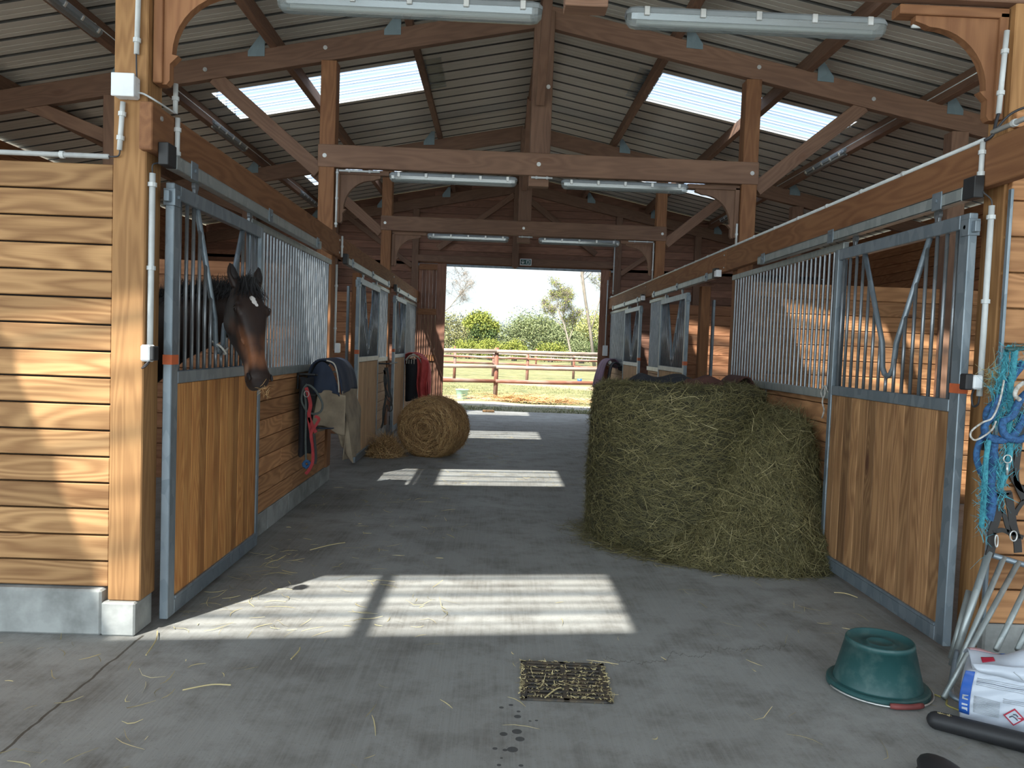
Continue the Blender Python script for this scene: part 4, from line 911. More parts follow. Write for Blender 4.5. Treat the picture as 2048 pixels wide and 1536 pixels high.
# loose straw on the concrete
pts_ = []
def scat(n, x0, x1, y0, y1): pts_.append(np.stack([rng.uniform(x0, x1, n), rng.uniform(y0, y1, n), np.full(n, 0.004)], 1))
scat(190, -1.6, -0.2, 3.9, 8.0); scat(60, -1.62, -1.3, 3.95, 5.6); scat(90, -0.9, 0.9, 8.2, 9.4); scat(60, -0.4, 0.8, 11.9, 13.2); scat(70, -1.8, 2.2, 2.6, 4.6); scat(26, 0.13, 0.58, 3.25, 3.7); scat(50, -2.4, -1.2, 2.4, 3.85); scat(60, -0.7, 0.3, 9.9, 11.0); scat(30, 1.2, 2.3, 4.0, 5.4)
Pl = np.concatenate(pts_); Pl = Pl[~((Pl[:, 0] < -1.15) & (Pl[:, 1] > 10.0) & (Pl[:, 1] < 11.1))]; nn = len(Pl)
o = strands('loose_straw', 'straw_floor', Pl, np.tile([0, 0, 1.0], (nn, 1)), rng.normal(size=(nn, 3))*[1, 1, 0.02], None, 0.03, 0.17, 0.0036, 0.06, 0.45, floor=0.0)
tag(o, 'stray pale straws scattered over the concrete floor of the aisle', 'straw')
for (u0, v0, u1, v1, lb) in ((365, 1380, 462, 1370, 'long straw lying on the front concrete near the slab joint'), (582, 1318, 600, 1295, 'short upright looking straw in front of the sunlit patch'), (292, 1310, 315, 1262, 'twisted straw lying at the foot of the left door frame'), (1090, 1395, 1122, 1375, 'orange straw on the front edge of the drain grate'), (620, 1100, 690, 1085, 'long pale straw in the shade beyond the sunlit patch'), (1668, 1185, 1715, 1195, 'pale straw on the floor in front of the hay heap')):
    mb = MB(); a_, b_ = Vector(WZ(u0, v0, 0.012)), Vector(WZ(u1, v1, 0.012)); mid_ = (a_+b_)/2+Vector((0.01, 0.02, 0.004)); mb.tube(smoothpath([a_, mid_, b_], 5), 0.0032, 5, tint=0.7)
    tag(mb.build('straw', 'straw_floor'), lb, 'straw', 'single long straws')

# ------------------------------------------------------------------ drain grate
t = thing('drain_grate', (0.365, 3.47, 0.0), 'straw clogged iron drain grate in the concrete in front of the sunlit patch', 'drain')
R = Matrix.Rotation(-0.035, 3, 'Z'); pv = (0.365, 3.47, 0)
mb = MB(); gx0, gx1, gy0, gy1 = 0.165, 0.56, 3.265, 3.675
for lo, hi in (((gx0, gy0, 0.001), (gx0+0.03, gy1, 0.010)), ((gx1-0.03, gy0, 0.001), (gx1, gy1, 0.010)), ((gx0, gy0, 0.001), (gx1, gy0+0.022, 0.010)), ((gx0, gy1-0.022, 0.001), (gx1, gy1, 0.010)), (((gx0+gx1)/2-0.014, gy0, 0.001), ((gx0+gx1)/2+0.014, gy1, 0.010))): mb.box(lo, hi, None, 0.002, R, pv)
mb.build('frame', 'iron', t)
mb = MB(); mb.box((gx0+0.01, gy0+0.01, 0.0005), (gx1-0.01, gy1-0.01, 0.0015), None, 0.0002, R, pv); mb.build('pit', 'drainpit', t)
for sd in (0, 1):
    for i in range(9):
        y = gy0+0.03+(gy1-gy0-0.06)*(i+0.5)/9; xa = gx0+0.03 if sd == 0 else (gx0+gx1)/2+0.014; mb = MB(); mb.box((xa, y-0.008, 0.002), (xa+(gx1-gx0)/2-0.044, y+0.008, 0.010), 0, 0.003, R, pv); mb.build('slat', 'iron', t)
nn = 900; q = rng.random((nn, 2)); xs_ = gx0+q[:, 0]*(gx1-gx0); k_ = rng.integers(0, 9, nn); ys_ = gy0+0.03+(gy1-gy0-0.06)*k_/9+rng.normal(size=nn)*0.005
ed = rng.random(nn) < 0.35; xs_ = np.where(ed & (q[:, 1] < 0.4), gx0-0.003+rng.random(nn)*0.02, xs_); xs_ = np.where(ed & (q[:, 1] > 0.6), gx1-0.015+rng.random(nn)*0.02, xs_); ys_ = np.where(ed & ((q[:, 1] < 0.4) | (q[:, 1] > 0.6)), gy0+rng.random(nn)*(gy1-gy0), ys_); ys_ = np.where(ed & (q[:, 1] > 0.4) & (q[:, 1] < 0.6), gy1-rng.random(nn)*0.01, ys_)
ce, se = math.cos(-0.035), math.sin(-0.035); dx_, dy_ = xs_-pv[0], ys_-pv[1]
Pl = np.stack([pv[0]+dx_*ce-dy_*se, pv[1]+dx_*se+dy_*ce, 0.006+rng.random(nn)*0.006], 1)
strands('chaff', 'straw_floor', Pl, np.tile([0, 0, 1.0], (nn, 1)), rng.normal(size=(nn, 3))*[1, 1, 0.3], t, 0.006, 0.025, 0.004, 0.3, 0.5, floor=0.001)

# ------------------------------------------------------------------ horse
def ring(c, u, w, hu, hd, hw_t, hw_b, n=20, p=2.3):
    """closed cross-section: u = up side, w = sideways; hu/hd half heights, widths at top and bottom"""
    out = []
    for i in range(n):
        a = 2*PI*i/n; ca, sa = math.cos(a), math.sin(a); rr = (abs(ca)**p+abs(sa)**p)**(-1/p); x, y = ca*rr, sa*rr
        hw = hw_t+(hw_b-hw_t)*(0.5-0.5*y); out.append(c+w*(x*hw)+u*(y*(hu if y > 0 else hd)))
    return out
def loft(mb, rings):
    n = len(rings[0]); vs = [p for r_ in rings for p in r_]; fs = [tuple(range(n))[::-1], tuple((len(rings)-1)*n+j for j in range(n))]
    for i in range(len(rings)-1):
        for j in range(n): fs.append((i*n+j, i*n+(j+1) % n, (i+1)*n+(j+1) % n, (i+1)*n+j))
    mb.add(vs, fs)
hp = Vector((-1.530, 4.80, 1.795)); ht = Vector((-1.365, 4.60, 1.215)); HL = (ht-hp).length; ha = (ht-hp).normalized()
hf = Vector((0.72, -0.69, 0.0)); hf = (hf-ha*hf.dot(ha)).normalized(); hw_ = ha.cross(hf).normalized()      # forehead side, sideways
hs = HL/0.605; ws = hs*1.08
def H(s, u, w): return hp+ha*(s*hs)+hf*(u*ws)+hw_*(w*ws)
t_horse = thing('horse', (-2.6, 5.4, 0), 'dark bay horse with a white star looking out over the golden stall door', 'horse')
mb = MB()
prof = [  # s, top, bottom, half width top, half width bottom
    (-0.03, 0.015, 0.05, .045, .035), (0.00, 0.045, 0.10, .066, .052), (0.05, 0.066, 0.155, .084, .062), (0.10, 0.074, 0.19, .094, .064), (0.16, 0.077, 0.205, .103, .064), (0.21, 0.074, 0.205, .099, .060), (0.27, 0.067, 0.185, .085, .054),
    (0.33, 0.058, 0.150, .069, .046), (0.39, 0.050, 0.118, .058, .040), (0.45, 0.045, 0.098, .053, .038), (0.50, 0.046, 0.090, .058, .046), (0.54, 0.046, 0.088, .062, .052), (0.573, 0.038, 0.086, .060, .050), (0.598, 0.020, 0.074, .048, .042), (0.612, -0.006, 0.050, .028, .026)]
loft(mb, [ring(H(s, 0, 0), hf, hw_, a*ws, b_*ws, c*ws, d*ws, 28) for (s, a, b_, c, d) in prof])
def ell(mb, c, ax3, rad, n=14):
    vs = []; fs = []
    for j in range(n+1):
        ph = PI*j/n
        for i in range(n):
            th = 2*PI*i/n; v = ax3[0]*(rad[0]*math.sin(ph)*math.cos(th))+ax3[1]*(rad[1]*math.sin(ph)*math.sin(th))+ax3[2]*(rad[2]*math.cos(ph)); vs.append(c+v)
    for j in range(n):
        for i in range(n): fs.append((j*n+i, j*n+(i+1) % n, (j+1)*n+(i+1) % n, (j+1)*n+i))
    mb.add(vs, fs)
A3 = (ha, hf, hw_)
for sg in (-1, 1):
    ell(mb, H(0.158, 0.040, sg*0.082), A3, (.040, .028, .020))          # brow and eye socket
    ell(mb, H(0.17, -0.09, sg*0.052), A3, (.085, .085, .022))           # cheek
    ell(mb, H(0.545, 0.012, sg*0.048), A3, (.034, .026, .014))          # nostril wing
    ell(mb, H(0.28, 0.005, sg*0.066), A3, (.095, .008, .008))           # facial crest
ell(mb, H(0.575, -0.062, 0), A3, (.036, .022, .036)); ell(mb, H(0.59, -0.005, 0), A3, (.03, .035, .045))      # chin, upper lip
# ears
for sg in (-1, 1):
    b0 = H(-0.005, 0.02, sg*0.066); tip = b0-ha*0.128*hs+hw_*sg*0.020+hf*0.02
    d_ = (tip-b0).normalized(); sd = (hw_-d_*hw_.dot(d_)).normalized(); fr_ = d_.cross(sd); rs = []
    for (f_, w_, th) in ((-0.15, .022, .020), (0.08, .027, .02), (0.3, .034, .017), (0.5, .034, .014), (0.72, .025, .011), (0.9, .012, .008), (1.0, .004, .004)):
        rs.append(ring(b0.lerp(tip, f_), fr_, sd, th*hs, th*hs, w_*hs, w_*hs, 12, 2))
    loft(mb, rs)
# neck, trunk
nk = [((-1.52, 4.85, 1.715), .080, .12, .055), ((-1.64, 4.90, 1.665), .11, .15, .066), ((-1.80, 4.94, 1.61), .16, .18, .078), ((-2.02, 5.02, 1.55), .20, .22, .095), ((-2.27, 5.12, 1.44), .24, .28, .13), ((-2.52, 5.22, 1.32), .27, .33, .18)]
rs = []
for i, (c, hu, hd, w_) in enumerate(nk):
    c = Vector(c); d_ = (Vector(nk[min(i+1, 5)][0])-Vector(nk[max(i-1, 0)][0])).normalized(); up = (Vector((0, 0, 1))-d_*d_.z).normalized(); rs.append(ring(c, up, d_.cross(up), hu, hd, w_*0.75, w_, 24, 2))
loft(mb, rs)
tr = [((-2.38, 5.16, 1.22), .20, .20, .14), ((-2.5, 5.2, 1.24), .30, .32, .22), ((-2.75, 5.3, 1.24), .34, .36, .28), ((-3.1, 5.44, 1.22), .29, .37, .31), ((-3.5, 5.6, 1.23), .27, .34, .32), ((-3.85, 5.74, 1.26), .28, .29, .30), ((-4.1, 5.84, 1.25), .26, .26, .25), ((-4.25, 5.9, 1.22), .15, .16, .14)]
rs = []; td = Vector((-0.93, 0.37, 0)).normalized()
for (c, hu, hd, w_) in tr: rs.append(ring(Vector(c), Vector((0, 0, 1)), td.cross(Vector((0, 0, 1))), hu, hd, w_, w_, 24, 2.1))
loft(mb, rs)
sdv = td.cross(Vector((0, 0, 1)))
for sg in (-1, 1):
    f0 = Vector((-2.62, 5.25, 0))+sdv*sg*0.15; h0 = Vector((-3.95, 5.78, 0))+sdv*sg*0.16
    for pts3 in ([(f0, 0, 1.15, .13), (f0, 0, 0.88, .085), (f0, 0, 0.70, .058), (f0, .0, 0.50, .05), (f0, 0, 0.44, .042), (f0, 0, 0.22, .030), (f0, 0, 0.15, .038), (f0, -.03, 0.07, .045), (f0, -.04, 0.0, .062)],
                 [(h0, 0, 1.20, .19), (h0, -.05, 0.98, .16), (h0, -.10, 0.80, .10), (h0, .06, 0.60, .062), (h0, .10, 0.52, .055), (h0, .07, 0.40, .038), (h0, .05, 0.2, .032), (h0, .04, 0.14, .04), (h0, .0, 0.06, .047), (h0, -.01, 0.0, .062)]):
        mb.tube([p+td*o_+Vector((0, 0, z_)) for (p, o_, z_, _) in pts3], [r_ for *_, r_ in pts3], 14)
# coat: bay with black points, dun-red lower face
mt, nt, b = newmat('bay coat'); tcn = N(nt, 'ShaderNodeTexCoord'); P = tcn.outputs['Object']; ho = Vector(t_horse['_o'])
def near(p, r0, r1, st=1.0):
    dn = N(nt, 'ShaderNodeVectorMath', operation='DISTANCE'); L(nt, P, dn.inputs[0]); dn.inputs[1].default_value = p-ho
    mr = N(nt, 'ShaderNodeMapRange', interpolation_type='SMOOTHSTEP'); L(nt, dn.outputs['Value'], mr.inputs[0]); mr.inputs[1].default_value = r0; mr.inputs[2].default_value = r1; mr.inputs[3].default_value = st; mr.inputs[4].default_value = 0
    return mr.outputs[0]
hair = noise(nt, mapping(nt, P, (90, 90, 14)), 1, 3, 0.6); mottle = noise(nt, P, 9, 4)
c = mixc(nt, hair, (0.014, 0.008, 0.007), (0.030, 0.015, 0.010))
brown = mixc(nt, hair, (0.16, 0.060, 0.026), (0.27, 0.105, 0.046))
def cl(a): return math_n(nt, 'MULTIPLY', a, 1.0, clamp=True)
face = None
for (s, u, w, r0, r1, st) in ((0.36, 0.0, 0.055, 0.01, 0.10, .8), (0.30, 0.0, 0.07, .01, .075, .55), (0.45, 0.03, 0.045, .01, .085, 1), (0.45, 0.02, -0.045, .01, .085, 1), (0.36, 0.0, -0.055, .01, .10, .8), (0.30, 0.0, -0.07, .01, .075, .55), (0.49, -0.03, 0.05, .01, .07, 1), (0.49, -0.03, -0.05, .01, .07, 1), (0.47, 0.045, 0.0, .01, .07, .7), (0.22, -0.05, 0.06, .01, .07, .35), (0.22, -0.05, -0.06, .01, .07, .35), (0.4, 0.01, 0.05, .01, .09, .8)):
    k_ = near(H(s, u, w), r0*hs, r1*hs, st); face = k_ if face is None else math_n(nt, 'MAXIMUM', face, k_)
c = mixc(nt, face, c, brown)
c = mixc(nt, near(H(0.50, -0.02, -0.05), .01, .05, .5), c, (0.42, 0.24, 0.15)); c = mixc(nt, near(H(0.50, -0.02, 0.05), .01, .05, .5), c, (0.42, 0.24, 0.15))
mz = near(H(0.60, -0.03, 0), .045, .085, 1.0); c = mixc(nt, mz, c, (0.022, 0.017, 0.017))
for (s, u, w, r0, r1) in ((0.105, 0.078, 0.006, .014, .024), (0.125, 0.078, 0.000, .012, .022), (0.142, 0.078, -0.010, .006, .018)):
    st_ = near(H(s, u, w), r0, r1); c = mixc(nt, math_n(nt, 'GREATER_THAN', math_n(nt, 'ADD', st_, math_n(nt, 'MULTIPLY', hair, 0.5)), 0.75), c, (0.62, 0.58, 0.56))
L(nt, c, b.inputs['Base Color']); b.inputs['Roughness'].default_value = 0.5; b.inputs['Specular IOR Level'].default_value = 0.3; b.inputs['Sheen Weight'].default_value = 0.03
bump(nt, hair, 0.12, 0.003, b); M['coat'] = mt
body = mb.build('body', 'coat', t_horse, smooth=True, mods=[('REMESH', dict(mode='VOXEL', voxel_size=0.0075, use_smooth_shade=True)), ('SMOOTH', dict(factor=0.6, iterations=9))])
M['eye'] = plain('dark glossy eye', (0.012, 0.007, 0.005), 0.05, var=0, spec=0.8); M['nostril'] = plain('nostril inside', (0.010, 0.006, 0.006), 0.7)
M['mane'] = plain('black mane', (0.008, 0.007, 0.008), 0.55)
for sg in (-1, 1):
    mb = MB(); ell(mb, H(0.160, 0.040, sg*0.0945), A3, (.020, .015, .010), 14); mb.build('eye', 'eye', t_horse, smooth=True)
    mb = MB(); mb.tube(smoothpath([H(0.137, 0.038, sg*.096), H(0.146, 0.055, sg*.098), H(0.163, 0.057, sg*.098), H(0.182, 0.042, sg*.095)], 4), [.0035]*13, 6); mb.build('eyelid', 'coat', t_horse, smooth=True)
    mb = MB(); ell(mb, H(0.556, 0.016, sg*0.0635), (ha*0.93+hf*0.37, hf*0.93-ha*0.37, hw_), (.027, .0145, .0085), 12); mb.build('nostril', 'nostril', t_horse, smooth=True)
    b0 = H(-0.02, 0.035, sg*0.066); tip = b0-ha*0.098*hs+hw_*sg*0.016+hf*0.014; mb = MB()
    d_ = (tip-b0).normalized(); sd = (hw_-d_*hw_.dot(d_)).normalized(); fr_ = d_.cross(sd)
    if fr_.dot(hf) < 0: fr_ = -fr_
    loft(mb, [ring(b0.lerp(tip, f_)+fr_*o_*hs, fr_, sd, .006*hs, .004*hs, w_*hs, w_*hs, 10, 2) for (f_, w_, o_) in ((0.05, .012, .008), (0.35, .021, .006), (0.65, .017, .004), (0.95, .005, .0))]); mb.build('inner_ear', 'nostril', t_horse, smooth=True)
mb = MB(); mb.tube(smoothpath([H(0.56, -0.04, -0.050), H(0.598, -0.038, -0.028), H(0.612, -0.036, 0), H(0.598, -0.038, 0.028), H(0.56, -0.04, 0.050)], 5), 0.0028, 6); mb.build('mouth_line', 'nostril', t_horse, smooth=True)
# forelock between the ears and the mane down the neck
nn = 900; w_ = rng.normal(size=nn)*0.024; base_p = np.array([H(-0.035+0.02*rng.random(), 0.045+rng.normal()*0.01, x) for x in w_])
strands('forelock', 'mane', base_p+np.array(ha)*0.06, np.tile(np.array(hf), (nn, 1)), np.tile(np.array(ha), (nn, 1))+np.array(hw_)*(w_*6)[:, None]+rng.normal(size=(nn, 3))*0.12, t_horse, 0.09, 0.17, 0.004, 0.22, 0.25)
if 'tint' in body.data.attributes: pass
mb_p = []
for i in range(2200):
    k_ = rng.random()*4.2; i0 = int(k_); f_ = k_-i0; c = Vector(nk[i0][0]).lerp(Vector(nk[i0+1][0]), f_); hu = nk[i0][1]*(1-f_)+nk[i0+1][1]*f_; mb_p.append((c.x+rng.normal()*0.01, c.y+rng.normal()*0.012, c.z+hu+0.005))
mb_p = np.array(mb_p); strands('mane', 'mane', mb_p, np.tile([0, -1.0, 0.4], (len(mb_p), 1)), np.tile([-0.1, -0.35, -0.8], (len(mb_p), 1))+rng.normal(size=mb_p.shape)*0.3, t_horse, 0.08, 0.2, 0.004, 0.15, 0.3)
mb = MB(); mb.tube(smoothpath([(-4.22, 5.9, 1.32), (-4.36, 5.96, 1.22), (-4.40, 5.98, 0.9), (-4.38, 5.97, 0.55)], 5), [.04, .05, .06, .07, .075, .08, .08, .08, .08, .08, .075, .07, .06, .05, .04, .02], 10); mb.build('tail', 'mane', t_horse, smooth=True)
for nm in ('forelock', 'mane'):
    for o in D.objects:
        if o.name.startswith(nm) and 'kind' in o.keys(): del o['kind']

# ------------------------------------------------------------------ rugs and tack hanging on the stall fronts
def drape(path, y0, y1, nu=28, nv=14, fold=0.012, seed=1, taper=0.0, freq=3.0):
    """cloth hung over a rail that runs along y: path = (x, z) points from the wall side over the top to the aisle side"""
    P_ = [Vector((x, 0, z)) for x, z in path]; sp = smoothpath(P_, 6); ph = seed*1.7
    def fn(u, v):
        k = u*(len(sp)-1); i = min(int(k), len(sp)-2); p = sp[i].lerp(sp[i+1], k-i)
        drop = abs(u-0.45)*2; f_ = fold*drop*(math.sin(v*freq*PI+ph+u*2)+0.6*math.sin(v*freq*2.3*PI+ph*2+u*3))
        return (p.x+f_, y0+(y1-y0)*v+(0.5-v)*taper*drop+0.012*math.sin(u*7+ph), p.z-0.012*drop*math.sin(v*5+ph))
    mb = MB(); mb.grid(fn, nu, nv); return mb, fn
def rack(side, y0, y1, z, label, out=0.16):
    s = 1 if side == 'left' else -1; x = -1.73 if side == 'left' else 2.43
    t = thing('blanket_rack', (x+s*out/2, (y0+y1)/2, z), label, 'rack', 'black blanket racks'); mb = MB()
    mb.tube([(x, y0, z-0.13), (x, y0, z+0.03)], 0.009, 8); mb.build('wall_plate', 'black', t)
    mb = MB(); mb.tube(smoothpath([(x, y0, z), (x+s*out*0.9, y0+0.02, z), (x+s*out, y0+0.10, z), (x+s*out, y1, z)], 5), 0.011, 8); mb.build('arm', 'black', t, smooth=True)
    return t
rack('left', 6.95, 7.85, 1.19, 'black rack arm carrying the navy and tan rug on the left stall front')
t = thing('horse_rug', (-1.5, 7.5, 0.4), 'navy canvas horse rug with a tan lower half draped on the left rack', 'horse rug', None)
mb, fn = drape([(-1.66, 1.02), (-1.655, 1.18), (-1.62, 1.28), (-1.54, 1.325), (-1.45, 1.30), (-1.385, 1.20), (-1.35, 1.03)], 7.0, 7.75, fold=0.006, seed=1); mb.build('navy_panel', 'navy', t, smooth=True, mods=(SOL(0.022), SUB(1)))
mb, _ = drape([(-1.352, 1.05), (-1.34, 0.95), (-1.31, 0.82), (-1.30, 0.70), (-1.30, 0.42)], 7.02, 7.80, fold=0.03, seed=2, freq=2.2); mb.build('tan_panel', 'tan', t, smooth=True, mods=(SOL(0.014), SUB(1)))
mb, _ = drape([(-1.63, 1.04), (-1.60, 0.9), (-1.585, 0.78), (-1.57, 0.66)], 6.98, 7.5, fold=0.02, seed=5, freq=2.2); mb.build('tan_inner_panel', 'tan', t, smooth=True, mods=(SOL(0.014), SUB(1)))
# the near end hangs open: a curtain of navy then tan facing the camera
def endcurtain(x0, x1, y, z0, z1, sd, lean=0.0, narrow=0.0):
    def fn(u, v):
        x = x0+(x1-x0)*u; z = z0+(z1-z0)*v; top = 1.31-0.9*(u-0.42)**2-(0.10*max(0, u-0.72)) if z0 > 1.0 else z0
        zz = (z0 + (z1-z0)*v) if z0 < 1.0 else top*(1-v)+z1*v
        return (x+lean*(1-v)-lean+narrow*(0.5-u)*v, y+0.022*math.sin(u*9+sd+v*2)-0.03*v, zz)
    mb = MB(); mb.grid(fn, 22, 16); return mb
endcurtain(-1.645, -1.365, 7.0, 1.3, 1.03, 0.4, 0.0).build('navy_end', 'navy', t, smooth=True, mods=(SOL(0.014), SUB(1)))
mb = MB()
def tanf(u, v): x = -1.555+0.245*u+(-0.045*(1-u)+0.01*u)*v*1.0; z = 1.04-0.31*v-0.05*v*u+0.02*math.sin(u*5); return (x+0.0, 6.975-0.04*math.sin(u*6+v*3)*v-0.02*v, z)
mb.grid(tanf, 20, 14); mb.build('tan_end', 'tan', t, smooth=True, mods=(SOL(0.012), SUB(1)))
mb = MB()
def tanf2(u, v): x = -1.42+0.12*u+0.06*v; z = 0.78-(0.22+0.17*u)*v; return (x, 7.05+0.02*math.sin(u*7)*v+0.3*(1-u)*0, z)
mb.grid(tanf2, 12, 10); mb.build('tan_flap', 'tan', t, smooth=True, mods=(SOL(0.012), SUB(1)))
mb = MB(); mb.tube(smoothpath([(-1.49, 6.985, 1.318), (-1.42, 6.975, 1.29), (-1.385, 6.97, 1.18), (-1.37, 6.965, 1.04)], 6), 0.007, 6); mb.build('piping', 'piping', t, smooth=True)
mb = MB(); mb.tube(smoothpath([(-1.635, 6.95, 0.735), (-1.5, 6.945, 0.72), (-1.36, 6.94, 0.725), (-1.31, 6.96, 0.70)], 6), 0.006, 6); mb.build('hem', 'navy', t, smooth=True)
t = thing('folded_rug', (-1.66, 7.0, 0.5), 'dark padded stable rug hanging close to the boards behind the red halter', 'horse rug')
mb = MB()
def dk(u, v):
    a = 2*PI*u; w_ = 0.24-0.05*v; x = -1.645+0.055*math.cos(a)*(1-0.2*v); y = 6.98+w_*math.sin(a)*(0.9+0.1*math.sin(v*6))-0.07*v; return (max(x, -1.729), y, 1.16-0.66*v-0.015*math.sin(a*3))
mb.grid(dk, 30, 18); mb.add([dk(i/29, 1) for i in range(29)], [tuple(range(29))]); mb.add([dk(i/29, 0) for i in range(29)], [tuple(range(29))[::-1]]); mb.build('padding', 'cloth_black', t, smooth=True, mods=(SUB(1),))
for (z_, r_) in ((1.02, 0.006), (0.85, 0.006)):
    mb = MB(); mb.tube([(-1.592, 6.83, z_), (-1.582, 6.98, z_-0.01), (-1.592, 7.14, z_)], r_, 6); mb.build('strap', 'black', t)
def loop_rope(pts, r, mat, label, name='lead_rope', cat='rope', n=8, k=7, extra=None, group=None):
    t = thing(name, tuple(Vector(pts[0])), label, cat, group); mb = MB(); mb.tube(smoothpath(pts, k), r, n); mb.build('rope', mat, t, smooth=True); return t
def q(u, v, y=6.72): return WY(u, v, y)
t = loop_rope([q(612, 925), q(611, 880), q(612, 820), q(610, 780), q(616, 770), q(630, 780), q(644, 805), q(642, 822), q(628, 828), q(612, 820), q(603, 800), q(607, 778), q(614, 768)], 0.0095, 'rope_grey', 'grey green lead rope looped in front of the dark rug')
mb = MB(); mb.tube(smoothpath([q(606, 925), q(612, 934), q(620, 928), q(612, 922), q(607, 930), q(614, 936)], 5), 0.014, 8); mb.build('knotted_end', 'rope_blue', t, smooth=True)
t = thing('halter', q(620, 860), 'red webbing halter dangling beside the grey lead rope', 'halter')
def strap(pts, w, mat, name, par, th=0.004, k=5):
    """flat webbing: width across the view of the aisle"""
    P_ = smoothpath(pts, k); mb = MB(); vs = []; n_ = len(P_)
    for i, p in enumerate(P_):
        d_ = (P_[min(i+1, n_-1)]-P_[max(i-1, 0)]); d_ = d_.normalized() if d_.length > 1e-6 else Vector((0, 0, 1)); s_ = d_.cross(Vector((0, 1, 0))); s_ = s_.normalized() if s_.length > 1e-4 else Vector((1, 0, 0)); nn_ = d_.cross(s_).normalized()
        for (a, b_) in ((-1, -1), (1, -1), (1, 1), (-1, 1)): vs.append(p+s_*(a*w/2)+nn_*(b_*th/2))
    fs = [(3, 2, 1, 0), tuple((n_-1)*4+j for j in range(4))]
    for i in range(n_-1):
        for j in range(4): fs.append((i*4+j, i*4+(j+1) % 4, (i+1)*4+(j+1) % 4, (i+1)*4+j))
    mb.add(vs, fs); return mb.build(name, mat, par)
r = 6.70
strap([q(612, 775, r), q(617, 790, r), q(621, 810, r), q(618, 830, r), q(624, 850, r), q(632, 865, r)], 0.03, 'strap_red', 'cheek_strap', t)
strap([q(630, 832, r-.02), q(638, 838, r-.02), q(632, 850, r-.02), q(622, 868, r-.02), q(625, 890, r-.02)], 0.024, 'strap_red', 'nose_strap', t)
strap([q(617, 835, r), q(620, 855, r), q(624, 880, r), q(626, 905, r), q(625, 925, r), q(618, 940, r), q(611, 948, r)], 0.026, 'strap_red', 'hanging_strap', t)
strap([q(628, 868, r), q(630, 890, r), q(632, 915, r), q(630, 928, r)], 0.022, 'leather', 'dark_strap', t)
mb = MB(); mb.tube([(x, y, z) for (x, y, z) in [q(613+5*math.cos(a), 788+6*math.sin(a), r-.01) for a in np.linspace(0, 2*PI, 13)[:-1]]], 0.003, 6, closed=True); mb.build('buckle', 'bolt', t, smooth=True)
# black bridle beyond the second door
rack('left', 11.35, 12.3, 1.19, 'dark rack arm with a pale cap carrying the black bridle', 0.2)
t = thing('bridle', (-1.5, 11.42, 0.3), 'black leather bridle and reins hanging between the two ribbed doors', 'bridle')
for nm, pts, w in (('crown_strap', [(771, 735), (769, 760), (772, 790), (767, 820), (766, 845), (762, 856)], .03), ('cheek_strap', [(774, 735), (777, 760), (779, 782), (783, 800), (781, 812)], .032), ('rein', [(770, 790), (776, 800), (784, 808), (784, 820), (778, 822), (774, 810), (770, 825), (765, 850)], .014), ('nose_strap', [(768, 740), (773, 762), (771, 775), (778, 795)], .026)):
    strap([q(a, b_, 11.42) for a, b_ in pts], w, 'leather', nm, t, 0.008)
# red rug and dark rug by the far door
rack('left', 14.6, 15.6, 1.2, 'far rack arm carrying the red rug by the barn door')
t = thing('horse_rug', (-1.45, 15.0, 0.45), 'faded red rug draped on the last left rack near the far doorway', 'horse rug')
mb, _ = drape([(-1.70, 1.10), (-1.68, 1.23), (-1.60, 1.31), (-1.48, 1.31), (-1.34, 1.22), (-1.27, 1.05), (-1.25, 0.85), (-1.255, 0.55)], 14.5, 15.3, fold=0.03, seed=3); mb.build('red_cover', 'cloth_red', t, smooth=True, mods=(SOL(0.02), SUB(1)))
mb, _ = drape([(-1.64, 1.18), (-1.56, 1.27), (-1.47, 1.27), (-1.38, 1.20), (-1.35, 1.1)], 14.44, 14.6, fold=0.005, seed=3); mb.build('cream_lining', 'piping', t, smooth=True, mods=(SOL(0.02), SUB(1)))
def rf(u, v): return (-1.40+0.17*u-0.05*(1-v)*(1-u)+0.015*math.sin(v*7), 14.46+0.05*math.sin(u*9+v), 1.27-0.12*u*(1-v)-0.80*v+0.04*u)
mb = MB(); mb.grid(rf, 16, 14); mb.build('red_end_fold', 'cloth_red', t, smooth=True, mods=(SOL(0.02), SUB(1)))
t = thing('horse_rug', (-1.55, 14.5, 0.3), 'black rug with clips hanging under the red rug', 'horse rug')
mb = MB()
def dk2(u, v): a = 2*PI*u; return (-1.53+0.13*math.cos(a)*(1-0.1*v), 14.6+0.16*math.sin(a), 1.19-0.75*v-0.02*math.sin(a*2))
mb.grid(dk2, 26, 14); mb.add([dk2(i/25, 1) for i in range(25)], [tuple(range(25))]); mb.add([dk2(i/25, 0) for i in range(25)], [tuple(range(25))[::-1]]); mb.build('padding', 'cloth_black', t, smooth=True, mods=(SUB(1),))
for k_ in range(4): mb = MB(); a = -2.3+k_*0.35; mb.tube([(-1.53+0.135*math.cos(a), 14.6+0.165*math.sin(a), 1.2), (-1.53+0.14*math.cos(a), 14.6+0.17*math.sin(a), 1.12)], 0.008, 6); mb.build('pale_clip', 'piping', t)
mb = MB(); mb.lathe([(0, 0), (0.16, 0.0), (0.19, 0.1), (0.17, 0.22), (0.10, 0.28), (0, 0.29)], (-1.50, 13.9, 0.0), 20); tag(mb.build('saddle_bag', 'cloth_black', smooth=True), 'dark lumpy bag on the floor behind the straw bale', 'bag')
